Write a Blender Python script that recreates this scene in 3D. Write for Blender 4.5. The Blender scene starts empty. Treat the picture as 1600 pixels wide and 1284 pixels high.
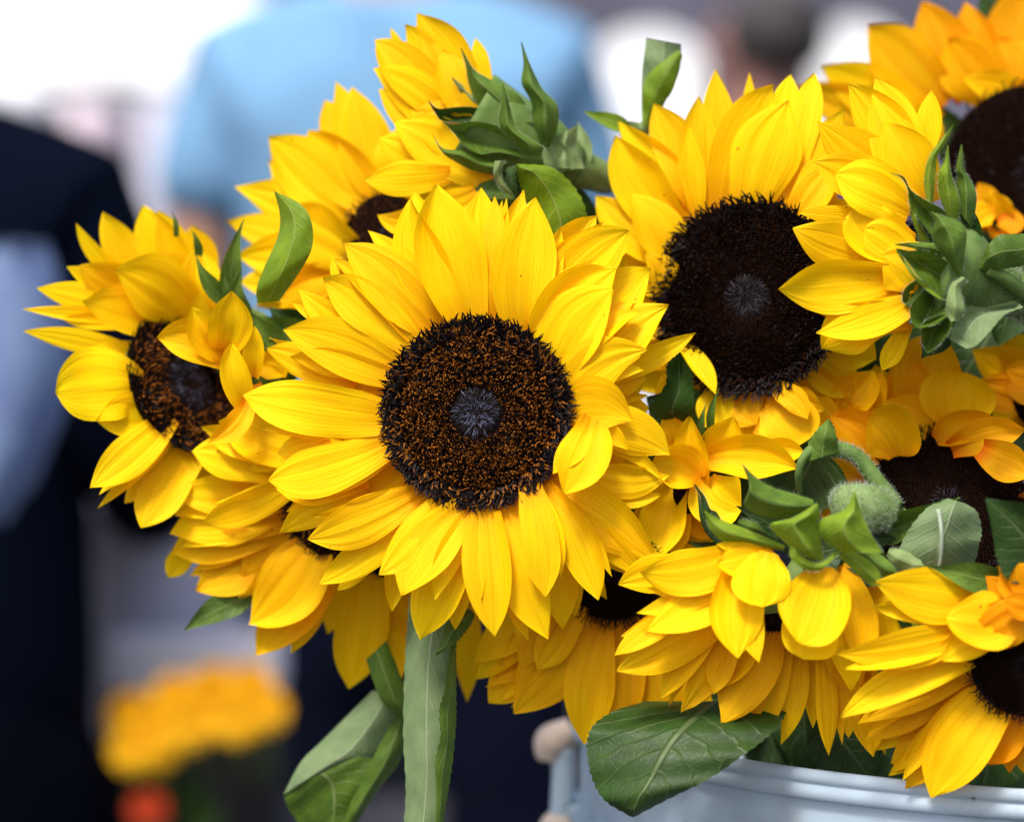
import bpy, math, random
import numpy as np
from mathutils import Vector, Matrix
random.seed(11)
rng = np.random.default_rng(11)
SC = bpy.context.scene
COL = SC.collection

# ------------------------------------------------------------ camera, sky, sun
D, S, H = 0.90, 0.00024, 1.08          # focus distance, metres per photo pixel there, lens height
cam = bpy.data.cameras.new('camera'); camo = bpy.data.objects.new('camera', cam); COL.objects.link(camo)
camo.location = (0, -D, H); camo.rotation_euler = (math.pi/2, 0, 0)
cam.sensor_width = 36; cam.lens = 36*D/(1600*S); cam.clip_start = 0.02; cam.clip_end = 500
cam.dof.use_dof = True; cam.dof.focus_distance = D; cam.dof.aperture_fstop = 3.6
SC.camera = camo
W = bpy.data.worlds.new('World'); SC.world = W; W.use_nodes = True
wn = W.node_tree.nodes; wl = W.node_tree.links
sky = wn.new('ShaderNodeTexSky'); sky.sky_type = 'NISHITA'; sky.sun_disc = False
SUN_EL, SUN_AZ = math.radians(56), math.radians(205)   # azimuth from +Y, clockwise
sky.sun_elevation = SUN_EL; sky.sun_rotation = SUN_AZ
sky.air_density = 1.0; sky.dust_density = 4.0; sky.ozone_density = 1.0
bg = wn['Background']; bg.inputs['Strength'].default_value = 0.09
wl.new(sky.outputs[0], bg.inputs['Color'])
sun = bpy.data.lights.new('sun', 'SUN'); sun.energy = 1.5; sun.angle = math.radians(12); sun.color = (1, .96, .9)
suno = bpy.data.objects.new('sun', sun); COL.objects.link(suno)
sd = Vector((math.sin(SUN_AZ)*math.cos(SUN_EL), math.cos(SUN_AZ)*math.cos(SUN_EL), math.sin(SUN_EL)))
suno.rotation_euler = sd.to_track_quat('Z', 'Y').to_euler()
SC.view_settings.view_transform = 'Standard'; SC.view_settings.look = 'None'
SC.view_settings.exposure = 1.5; SC.view_settings.gamma = 1

# ------------------------------------------------------------ helpers
def pt(x, y, z=0.0):
    """photo pixel + depth behind the focal plane in mm -> world point"""
    d = z*0.001; k = S*(D+d)/D
    return Vector(((x-800)*k, d, H-(y-642)*k))

def link(o, parent=None):
    COL.objects.link(o)
    if parent is not None: o.parent = parent
    return o

def origin(parent):
    v = Vector((0, 0, 0))
    while parent is not None:
        v = v + parent.location; parent = parent.parent
    return v

def mesh(name, V, F, mat, parent=None, uv=None, smooth=True, stuff=False, label=None):
    V = np.asarray(V, float)
    o0 = np.array(origin(parent))
    me = bpy.data.meshes.new(name)
    me.from_pydata((V-o0).tolist(), [], F)
    if uv is not None:
        l = me.uv_layers.new(name='UVMap')
        idx = np.empty(len(me.loops), int); me.loops.foreach_get('vertex_index', idx)
        l.data.foreach_set('uv', np.asarray(uv, float)[idx].ravel())
    if smooth: me.polygons.foreach_set('use_smooth', [True]*len(me.polygons))
    me.materials.append(mat); me.update()
    o = bpy.data.objects.new(name, me); link(o, parent)
    if stuff: o['kind'] = 'stuff'
    if label: o['label'] = label
    return o

def thing(name, label, cat, loc, group=None):
    o = bpy.data.objects.new(name, None); o.empty_display_size = .01; o.location = loc; link(o)
    o['label'] = label; o['category'] = cat
    if group: o['group'] = group
    return o

def tag(o, label, cat, group=None):
    o['label'] = label; o['category'] = cat
    if group: o['group'] = group
    return o

# ------------------------------------------------------------ materials
def newmat(name):
    m = bpy.data.materials.new(name); m.use_nodes = True
    nt = m.node_tree; return m, nt, nt.nodes, nt.links, nt.nodes['Principled BSDF'], nt.nodes['Material Output']

def mth(N, L, op, a, b=None, c=None):
    n = N.new('ShaderNodeMath'); n.operation = op
    for i, v in enumerate((a, b, c)):
        if v is None: continue
        if isinstance(v, (int, float)): n.inputs[i].default_value = v
        else: L.new(v, n.inputs[i])
    return n.outputs[0]

def ramp(N, L, fac, stops):
    r = N.new('ShaderNodeValToRGB'); e = r.color_ramp.elements
    e[0].position, e[0].color = stops[0][0], (*stops[0][1], 1)
    e[1].position, e[1].color = stops[-1][0], (*stops[-1][1], 1)
    for p, c in stops[1:-1]:
        q = e.new(p); q.color = (*c, 1)
    L.new(fac, r.inputs[0]); return r.outputs[0]

def mixc(N, L, fac, a, b, mode='MIX'):
    n = N.new('ShaderNodeMix'); n.data_type = 'RGBA'; n.blend_type = mode
    for i, v in ((0, fac), (6, a), (7, b)):
        if isinstance(v, (int, float)): n.inputs[i].default_value = v
        elif isinstance(v, tuple): n.inputs[i].default_value = (*v, 1)
        else: L.new(v, n.inputs[i])
    return n.outputs[2]

def petal_mat(name, basec, midc, tipc, trans=.34):
    m, nt, N, L, P, O = newmat(name)
    tc = N.new('ShaderNodeTexCoord'); sp = N.new('ShaderNodeSeparateXYZ'); L.new(tc.outputs['UV'], sp.inputs[0])
    u, v = sp.outputs[0], sp.outputs[1]
    oi = N.new('ShaderNodeObjectInfo')
    col = ramp(N, L, v, [(0, basec), (.28, midc), (.75, midc), (1, tipc)])
    cmb = N.new('ShaderNodeCombineXYZ')
    L.new(mth(N, L, 'MULTIPLY', u, 26), cmb.inputs[0]); L.new(mth(N, L, 'MULTIPLY', v, 2.2), cmb.inputs[1])
    L.new(mth(N, L, 'MULTIPLY', oi.outputs['Random'], 50), cmb.inputs[2])
    nz = N.new('ShaderNodeTexNoise'); nz.inputs['Scale'].default_value = 1; nz.inputs['Detail'].default_value = 4
    L.new(cmb.outputs[0], nz.inputs['Vector'])
    cm2 = N.new('ShaderNodeCombineXYZ')
    L.new(mth(N, L, 'MULTIPLY', u, 3), cm2.inputs[0]); L.new(mth(N, L, 'MULTIPLY', v, 3), cm2.inputs[1])
    L.new(mth(N, L, 'MULTIPLY', oi.outputs['Random'], 90), cm2.inputs[2])
    n2 = N.new('ShaderNodeTexNoise'); n2.inputs['Scale'].default_value = 1; n2.inputs['Detail'].default_value = 2
    L.new(cm2.outputs[0], n2.inputs['Vector'])
    # fibres a little deeper in hue, faint blotches, per petal hue
    f = ramp(N, L, nz.outputs[0], [(.35, (.94, .89, .8)), (.62, (1, 1, 1))])
    col = mixc(N, L, 1.0, col, f, 'MULTIPLY')
    wv = N.new('ShaderNodeTexNoise'); wv.inputs['Scale'].default_value = 1; wv.inputs['Detail'].default_value = 1
    cm4 = N.new('ShaderNodeCombineXYZ'); L.new(mth(N, L, 'MULTIPLY', u, 55), cm4.inputs[0]); L.new(mth(N, L, 'MULTIPLY', v, .9), cm4.inputs[1])
    L.new(mth(N, L, 'MULTIPLY', oi.outputs['Random'], 70), cm4.inputs[2]); L.new(cm4.outputs[0], wv.inputs['Vector'])
    col = mixc(N, L, .75, col, ramp(N, L, wv.outputs[0], [(.36, (.93, .84, .7)), (.46, (1, 1, 1))]), 'MULTIPLY')
    sk = N.new('ShaderNodeTexNoise'); sk.inputs['Scale'].default_value = 420; sk.inputs['Detail'].default_value = 0
    L.new(tc.outputs['Object'], sk.inputs['Vector'])
    col = mixc(N, L, .8, col, ramp(N, L, sk.outputs[0], [(.10, (.45, .28, .08)), (.14, (1, 1, 1))]), 'MULTIPLY')
    f2 = ramp(N, L, n2.outputs[0], [(.3, (1, .90, .6)), (.65, (1, 1, 1))])
    col = mixc(N, L, .8, col, f2, 'MULTIPLY')
    hs = N.new('ShaderNodeHueSaturation')
    L.new(mth(N, L, 'MULTIPLY_ADD', oi.outputs['Random'], .014, .493), hs.inputs['Hue'])
    L.new(mth(N, L, 'MULTIPLY_ADD', oi.outputs['Random'], .10, .94), hs.inputs['Value'])
    L.new(col, hs.inputs['Color']); col = hs.outputs[0]
    bp = N.new('ShaderNodeBump'); bp.inputs['Strength'].default_value = .6; bp.inputs['Distance'].default_value = .0007
    cm3 = N.new('ShaderNodeCombineXYZ')
    L.new(mth(N, L, 'MULTIPLY', u, 11), cm3.inputs[0]); L.new(mth(N, L, 'MULTIPLY', v, .8), cm3.inputs[1])
    L.new(mth(N, L, 'MULTIPLY', oi.outputs['Random'], 30), cm3.inputs[2])
    n3 = N.new('ShaderNodeTexNoise'); n3.inputs['Scale'].default_value = 1; n3.inputs['Detail'].default_value = 3
    L.new(cm3.outputs[0], n3.inputs['Vector']); L.new(n3.outputs[0], bp.inputs['Height'])
    L.new(col, P.inputs['Base Color']); P.inputs['Roughness'].default_value = .6
    P.inputs['Specular IOR Level'].default_value = .10
    L.new(bp.outputs[0], P.inputs['Normal'])
    tr = N.new('ShaderNodeBsdfTranslucent'); L.new(col, tr.inputs[0]); L.new(bp.outputs[0], tr.inputs[1])
    mx = N.new('ShaderNodeMixShader'); mx.inputs[0].default_value = trans
    L.new(P.outputs[0], mx.inputs[1]); L.new(tr.outputs[0], mx.inputs[2]); L.new(mx.outputs[0], O.inputs[0])
    return m

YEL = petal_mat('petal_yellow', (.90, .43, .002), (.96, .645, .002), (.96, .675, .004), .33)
GOLD_SHADE = petal_mat('petal_golden_shade', (.84, .33, .002), (.92, .53, .002), (.92, .58, .003), .33)  # golden hue, also for lower petals: their shade is put into the colour
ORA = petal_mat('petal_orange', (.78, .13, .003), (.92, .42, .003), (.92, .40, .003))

def leaf_mat(name, colA, colB, vein, trans=.25, rough=.5, veins=7.0, bump=.0012, vs=1.0):
    m, nt, N, L, P, O = newmat(name)
    tc = N.new('ShaderNodeTexCoord'); sp = N.new('ShaderNodeSeparateXYZ'); L.new(tc.outputs['UV'], sp.inputs[0])
    u, v = sp.outputs[0], sp.outputs[1]
    au = mth(N, L, 'ABSOLUTE', mth(N, L, 'SUBTRACT', u, .5))
    nz0 = N.new('ShaderNodeTexNoise'); nz0.inputs['Scale'].default_value = 5; L.new(tc.outputs['UV'], nz0.inputs['Vector'])
    q = mth(N, L, 'MULTIPLY_ADD', v, veins, mth(N, L, 'MULTIPLY', au, -veins*.62))
    q = mth(N, L, 'ADD', q, mth(N, L, 'MULTIPLY', nz0.outputs[0], .7))
    fr = mth(N, L, 'ABSOLUTE', mth(N, L, 'SUBTRACT', mth(N, L, 'FRACT', q), .5))
    line = ramp(N, L, fr, [(0, (1, 1, 1)), (.045, (.35, .35, .35)), (.12, (0, 0, 0))])
    mid = ramp(N, L, au, [(0, (1, 1, 1)), (.012, (1, 1, 1)), (.03, (0, 0, 0))])
    vm = mth(N, L, 'MAXIMUM', mth(N, L, 'MULTIPLY', line, .55), mid)
    vo = N.new('ShaderNodeTexVoronoi'); vo.feature = 'DISTANCE_TO_EDGE'; vo.inputs['Scale'].default_value = 19
    L.new(tc.outputs['UV'], vo.inputs['Vector'])
    net = ramp(N, L, vo.outputs[0], [(0, (1, 1, 1)), (.07, (0, 0, 0))])
    vm2 = mth(N, L, 'MAXIMUM', vm, mth(N, L, 'MULTIPLY', net, .10))
    vm2 = mth(N, L, 'MULTIPLY', vm2, vs)
    nz = N.new('ShaderNodeTexNoise'); nz.inputs['Scale'].default_value = 150; nz.inputs['Detail'].default_value = 6
    L.new(tc.outputs['Object'], nz.inputs['Vector'])
    col = ramp(N, L, nz.outputs[0], [(.3, colA), (.7, colB)])
    col = mixc(N, L, vm2, col, vein)
    L.new(col, P.inputs['Base Color']); P.inputs['Roughness'].default_value = rough
    P.inputs['Specular IOR Level'].default_value = .35
    h = mth(N, L, 'MULTIPLY_ADD', vm2, -1.0, mth(N, L, 'MULTIPLY', nz.outputs[0], .35))
    bp = N.new('ShaderNodeBump'); bp.inputs['Strength'].default_value = .55; bp.inputs['Distance'].default_value = bump
    L.new(h, bp.inputs['Height']); L.new(bp.outputs[0], P.inputs['Normal'])
    tr = N.new('ShaderNodeBsdfTranslucent'); L.new(col, tr.inputs[0])
    mx = N.new('ShaderNodeMixShader'); mx.inputs[0].default_value = trans
    L.new(P.outputs[0], mx.inputs[1]); L.new(tr.outputs[0], mx.inputs[2]); L.new(mx.outputs[0], O.inputs[0])
    return m

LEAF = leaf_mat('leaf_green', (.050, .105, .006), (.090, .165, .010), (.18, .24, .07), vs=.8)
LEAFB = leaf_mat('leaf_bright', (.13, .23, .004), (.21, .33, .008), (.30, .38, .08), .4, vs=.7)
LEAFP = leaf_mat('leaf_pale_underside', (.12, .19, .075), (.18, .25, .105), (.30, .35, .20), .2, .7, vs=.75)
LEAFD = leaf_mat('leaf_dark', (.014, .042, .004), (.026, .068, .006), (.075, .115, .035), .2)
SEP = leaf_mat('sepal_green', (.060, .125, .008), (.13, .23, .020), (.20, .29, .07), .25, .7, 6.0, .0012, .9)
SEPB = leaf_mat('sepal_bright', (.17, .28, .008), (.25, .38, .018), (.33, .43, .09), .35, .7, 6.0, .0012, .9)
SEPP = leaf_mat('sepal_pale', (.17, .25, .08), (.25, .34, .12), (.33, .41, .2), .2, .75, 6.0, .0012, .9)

def simple(name, col, rough=.6, col2=None, scale=80, spec=.3, bump=0, metal=0):
    m, nt, N, L, P, O = newmat(name)
    P.inputs['Roughness'].default_value = rough; P.inputs['Specular IOR Level'].default_value = spec
    P.inputs['Metallic'].default_value = metal
    col2 = col2 or tuple(c*.75 for c in col)
    tc = N.new('ShaderNodeTexCoord'); nz = N.new('ShaderNodeTexNoise')
    nz.inputs['Scale'].default_value = scale; nz.inputs['Detail'].default_value = 5
    L.new(tc.outputs['Object'], nz.inputs['Vector'])
    L.new(ramp(N, L, nz.outputs[0], [(.35, col), (.65, col2)]), P.inputs['Base Color'])
    if bump:
        b = N.new('ShaderNodeBump'); b.inputs['Distance'].default_value = bump; b.inputs['Strength'].default_value = .6
        L.new(nz.outputs[0], b.inputs['Height']); L.new(b.outputs[0], P.inputs['Normal'])
    return m

FBLACK = simple('floret_black', (.004, .002, .0025), .6, (.009, .004, .004), 900, .15)
FBROWN = simple('floret_brown', (.30, .10, .010), .6, (.09, .028, .005), 700, .1)
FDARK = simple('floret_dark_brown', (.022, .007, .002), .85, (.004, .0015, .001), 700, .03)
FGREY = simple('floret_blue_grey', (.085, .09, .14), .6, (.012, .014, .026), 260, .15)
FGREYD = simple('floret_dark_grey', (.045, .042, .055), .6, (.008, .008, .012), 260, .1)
DISCM = simple('disc_brown', (.012, .004, .0015), .9, (.003, .001, .001), 900, .05)
STEM = simple('stem_green', (.12, .19, .045), .75, (.07, .13, .02), 140, .3, .0006)
STEMP = simple('stem_pale', (.18, .26, .09), .75, (.12, .19, .05), 140, .3, .0006)
HAIR = simple('plant_hair', (.36, .42, .31), .7, (.28, .34, .24), 100)
DRY = simple('dry_tip', (.05, .03, .025), .7, (.02, .012, .01), 400)

# ------------------------------------------------------------ blades (petals, sepals, leaves)
PROF = {
 'petal': ([0, .10, .22, .38, .52, .66, .78, .87, .94, .98, 1], [.50, .63, .79, .94, 1, .93, .74, .50, .25, .09, .015]),
 'round': ([0, .10, .25, .42, .58, .72, .84, .92, .97, 1], [.30, .58, .86, 1, 1, .93, .76, .54, .32, .06]),
 'sepal': ([0, .12, .28, .45, .6, .72, .82, .92, 1], [.75, .95, 1, .88, .64, .40, .22, .10, .03]),
 'leaf': ([0, .06, .18, .35, .55, .75, .9, 1], [.12, .55, .92, 1, .84, .5, .2, .02]),
 'strap': ([0, .1, .5, .9, .97, 1], [.6, .8, 1, .75, .4, .05]),
}
def blade(name, parent, B, T, w, mat, prof='petal', bow=0., arch=.05, cup=.10, roll=(0, 0), curl=0., nu=12, nv=20,
          ribs=.018, ruffle=.0, teeth=0., shift=0., facing=None, wav=0., fold=0., asym=.05, crease=0.):
    B = np.array(B); T = np.array(T); a = T-B; Ln = np.linalg.norm(a); a = a/Ln
    cpos = np.array((0, -D, H)); n = cpos-(B+T)/2 if facing is None else np.array(facing, float)
    n = n-a*np.dot(n, a); n /= np.linalg.norm(n)
    pl = np.cross(n, a)                          # left of travel seen from the camera
    t = np.linspace(0, 1, nv+1); t = t**.92
    tt = np.clip(t+shift*t*(1-t)*2, 0, 1)
    C = B+np.outer(t, a*Ln)+np.outer(4*t*(1-t)*bow, pl)+np.outer(np.sin(np.pi*t)*arch*Ln, n)+np.outer(t**3*curl*Ln, n)
    Tg = np.gradient(C, axis=0); Tg /= np.linalg.norm(Tg, axis=1)[:, None]
    Sd = np.cross(Tg, n); Sd /= np.linalg.norm(Sd, axis=1)[:, None]
    Nn = np.cross(Sd, Tg)
    ro = roll[0]+(roll[1]-roll[0])*t
    c, s = np.cos(ro)[:, None], np.sin(ro)[:, None]
    Sd, Nn = Sd*c+Nn*s, Nn*c-Sd*s
    px, py = PROF[prof]; wp = np.interp(tt, px, py)*w/2
    wp = np.convolve(np.pad(wp, 1, 'edge'), [.2, .6, .2], 'valid') if nv > 12 else wp
    wp[-1] = w*.008
    U = np.linspace(-1, 1, nu+1)
    ph = rng.uniform(0, 6.28, 4)
    V = []; UV = []
    for i in range(nv+1):
        wl_ = wp[i]*(1+(teeth*((i % 2)*2-1) if 0 < i < nv else 0))
        am = 1+asym*np.where(U < 0, math.sin(t[i]*5+ph[1]), math.sin(t[i]*6+ph[0]))*np.abs(U)
        e = np.abs(U)**3
        edge = wp[i]*np.where(np.abs(U) > .99, wl_/max(wp[i], 1e-9), 1)
        h = cup*w*(U**2-.3)*min(1, wp[i]/(w*.3)) \
            + ribs*w*(np.cos(U*math.pi*3.0+ph[3]*.15)+.5*np.cos(U*math.pi*7.3+ph[1]))*(1-e*.6)*(.35+.65*min(1, wp[i]/(w*.4))) \
            + abs(fold)*w*np.clip(U*(1 if fold > 0 else -1)-.45, 0, 1)**2*math.sin(math.pi*min(1, t[i]*1.05))**.5 \
            + crease*w*(np.exp(-((U-.22)/.10)**2)+np.exp(-((U+.22)/.10)**2))*(1-t[i]*.3) \
            + ruffle*w*e*np.sin(t[i]*9+ph[0]+(U > 0)*2.1) + wav*w*np.sin(t[i]*7+ph[2])*U
        V.append(C[i]+np.outer(U*edge*am, Sd[i])+np.outer(h, Nn[i]))
        UV.append(np.stack([(U+1)/2, np.full_like(U, t[i])], 1))
    V = np.concatenate(V); UV = np.concatenate(UV); m = nu+1
    F = [(i*m+j, i*m+j+1, (i+1)*m+j+1, (i+1)*m+j) for i in range(nv) for j in range(nu)]
    return mesh(name, V, F, mat, parent, UV)

def catmull(P, n):
    P = np.asarray(P, float); k = len(P)
    if k == 2: return P[0]+np.linspace(0, 1, n)[:, None]*(P[1]-P[0])
    Q = np.vstack([2*P[0]-P[1], P, 2*P[-1]-P[-2]])
    out = []
    for x in np.linspace(0, k-1, n):
        i = min(int(x), k-2); f = x-i; a, b, c, d = Q[i], Q[i+1], Q[i+2], Q[i+3]
        out.append(.5*((2*b)+(-a+c)*f+(2*a-5*b+4*c-d)*f*f+(-a+3*b-3*c+d)*f**3))
    return np.array(out)

def strip(name, parent, Lp, Rp, mat, bulge=3., nu=12, nv=36, teeth=0., wav=1.0, label=None, ridge=.45):
    """leaf surface between two traced edges; points are (px, py, depth mm)"""
    Lc, Rc = catmull(Lp, nv+1), catmull(Rp, nv+1)
    ph = rng.uniform(0, 6.28, 3)
    V = []; UV = []
    for i in range(nv+1):
        tt = (i % 3-1)*teeth
        for j in range(nu+1):
            u = j/nu; p = Lc[i]*(1-u)+Rc[i]*u
            out = (Rc[i]-Lc[i])[:2]; q = max(np.linalg.norm(out), 1e-6)
            if j in (0, nu): p = p.copy(); p[:2] += out/q*tt*(1 if j else -1)
            z = p[2]-bulge*(4*u*(1-u)*(1-ridge)+(1-abs(2*u-1))*ridge*1.3)*min(1, q/40)+wav*math.sin(i*.45+ph[0]+u*3)*(.3+abs(u-.5))
            V.append(pt(p[0], p[1], z)); UV.append((u, i/nv))
    m = nu+1
    F = [(i*m+j, i*m+j+1, (i+1)*m+j+1, (i+1)*m+j) for i in range(nv) for j in range(nu)]
    return mesh(name, V, F, mat, parent, UV, label=label)

def tube_geo(P, R, sides=10, n=None, cap=True):
    P = catmull(P, n or len(P)*6); R = np.interp(np.linspace(0, 1, len(P)), np.linspace(0, 1, len(R)), R)
    T = np.gradient(P, axis=0); T /= np.linalg.norm(T, axis=1)[:, None]+1e-12
    up = np.array((.13, .2, 1.)); V = []; prev = None
    for i in range(len(P)):
        a = np.cross(T[i], up) if prev is None else prev-T[i]*np.dot(prev, T[i])
        a /= np.linalg.norm(a); prev = a; b = np.cross(T[i], a)
        for k in range(sides):
            th = 2*math.pi*k/sides; V.append(P[i]+R[i]*(math.cos(th)*a+math.sin(th)*b))
    F = [(i*sides+k, i*sides+(k+1) % sides, (i+1)*sides+(k+1) % sides, (i+1)*sides+k) for i in range(len(P)-1) for k in range(sides)]
    if cap: F += [tuple(range(sides))[::-1], tuple(range((len(P)-1)*sides, len(P)*sides))]
    return V, F

def tube(name, parent, P, R, mat, sides=10, n=None, label=None):
    V, F = tube_geo(P, R, sides, n); return mesh(name, V, F, mat, parent, label=label)

def hairs(parent, P, R, count, ln, th=.00006, mat=None):
    """fine hairs standing on a tube or bud: one mass nobody could count"""
    Q = catmull(P, 60); Rr = np.interp(np.linspace(0, 1, 60), np.linspace(0, 1, len(R)), R)
    T = np.gradient(Q, axis=0); T /= np.linalg.norm(T, axis=1)[:, None]
    V = []; F = []
    for _ in range(count):
        i = rng.integers(0, 60); r = rng.normal(size=3); r -= T[i]*np.dot(r, T[i]); r /= np.linalg.norm(r)
        b = Q[i]+r*Rr[i]*.96; d = r+rng.normal(size=3)*.35; d /= np.linalg.norm(d)
        s = np.cross(d, rng.normal(size=3)); s /= np.linalg.norm(s); l = ln*rng.uniform(.5, 1.2)
        bend = rng.normal(size=3)*l*.15; k = len(V)
        V += [b-s*th, b+s*th, b+d*l*.5+s*th*.7, b+d*l*.5-s*th*.7, b+d*l+bend]
        F += [(k, k+1, k+2, k+3), (k+3, k+2, k+4)]
    return mesh('hairs', V, F, mat or HAIR, parent, stuff=True)

# ------------------------------------------------------------ flower disc
def disc(parent, x, y, z, R, n, N=1100, dome=.10, greyr=.26, dark=False, tall=1.0):
    """R in photo px; n = disc normal (right, up, towards camera)"""
    c = np.array(pt(x, y, z)); R = R*.95*S*(D+z*.001)/D
    nn = np.array((n[0], -n[2], n[1]), float); nn /= np.linalg.norm(nn)
    a = np.cross(nn, (0.1, .05, 1)); a /= np.linalg.norm(a); b = np.cross(nn, a)
    def prof(q): return R*(dome*(1-q**4)-.07*np.exp(-(q/.22)**2))
    V = []; nr, ns = 9, 36
    for i in range(nr):
        q = i/(nr-1)
        for k in range(ns):
            th = 2*math.pi*k/ns; V.append(c+q*R*(math.cos(th)*a+math.sin(th)*b)+nn*prof(q))
    for k in range(ns):                             # skirt behind
        th = 2*math.pi*k/ns; V.append(c+.95*R*(math.cos(th)*a+math.sin(th)*b)-nn*R*.12)
    F = [(i*ns+k, i*ns+(k+1) % ns, (i+1)*ns+(k+1) % ns, (i+1)*ns+k) for i in range(nr) for k in range(ns)]
    mesh('disc', V, F, DISCM, parent)
    geo = {'black': ([], []), 'brown': ([], []), 'grey': ([], [])}
    for i in range(N):
        q = math.sqrt((i+.5)/N); th = i*2.399963
        e = a*math.cos(th)+b*math.sin(th); sdv = np.cross(nn, e)
        p = c+e*q*R+nn*prof(q)
        r = rng.random()
        if q > .84:
            key = 'black' if r < (.70 if q < .93 else .92) else 'brown'; l = R*rng.uniform(.07, .12)*(1+.4*(q > .93)); wd = R*.012
            d1 = nn*.9+e*(.15+1.5*(q-.8)/.2*.5)+sdv*rng.normal()*.35; d2 = e*rng.uniform(.2, 1.3)+nn*.7+sdv*rng.normal()*.9
            l *= tall
        elif q > greyr:
            key = 'black' if r < .40 else 'brown'; l = R*rng.uniform(.035, .085)*(.6+.5*q); wd = R*(.0105 if q > .45 else .0075)
            d1 = nn+e*.1+sdv*rng.normal()*.12; d2 = nn*.8-e*.1+sdv*rng.normal()*.4+e*rng.normal()*.3
        else:
            key = 'grey' if r < .5 and .25*greyr < q+rng.normal()*.03 < greyr*(.55+.6*rng.random()) else 'black'; l = R*.075*(.35+q/greyr*.7); wd = R*.0070
            d1 = nn*.55-e*1.0+sdv*rng.normal()*.2; d2 = nn*.12-e*1.0+sdv*rng.normal()*.4
        d1 /= np.linalg.norm(d1); d2 /= np.linalg.norm(d2)
        Vv, Ff = geo[key]; k0 = len(Vv); p2 = p+d1*l*.55; p3 = p2+d2*l*.6
        for (pp, rr) in ((p, wd), (p2, wd*1.15), (p3, wd*.35)):
            for s_ in range(3):
                t3 = s_*2.0944+th; Vv.append(pp+rr*(math.cos(t3)*e+math.sin(t3)*sdv))
        for m_ in range(2):
            for s_ in range(3): Ff.append((k0+m_*3+s_, k0+m_*3+(s_+1) % 3, k0+m_*3+3+(s_+1) % 3, k0+m_*3+3+s_))
        Ff.append((k0+6, k0+7, k0+8))
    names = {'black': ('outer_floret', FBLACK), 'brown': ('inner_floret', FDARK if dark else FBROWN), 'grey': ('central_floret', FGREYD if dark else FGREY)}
    for k, (Vv, Ff) in geo.items():
        if Vv: mesh(names[k][0], Vv, Ff, names[k][1], parent, stuff=True, smooth=False)
    # green receptacle behind the disc
    V = []; prof2 = [(.98, -.10), (1.0, -.2), (.96, -.36), (.75, -.52), (.4, -.66), (.16, -.8)]
    for (rr, hh) in prof2:
        for k in range(24):
            th = 2*math.pi*k/24; V.append(c+rr*R*.93*(math.cos(th)*a+math.sin(th)*b)+nn*hh*R)
    F = [(i*24+k, i*24+(k+1) % 24, (i+1)*24+(k+1) % 24, (i+1)*24+k) for i in range(5) for k in range(24)]
    mesh('receptacle', V, F, STEM, parent)
    return c-nn*R*.75, nn

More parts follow.
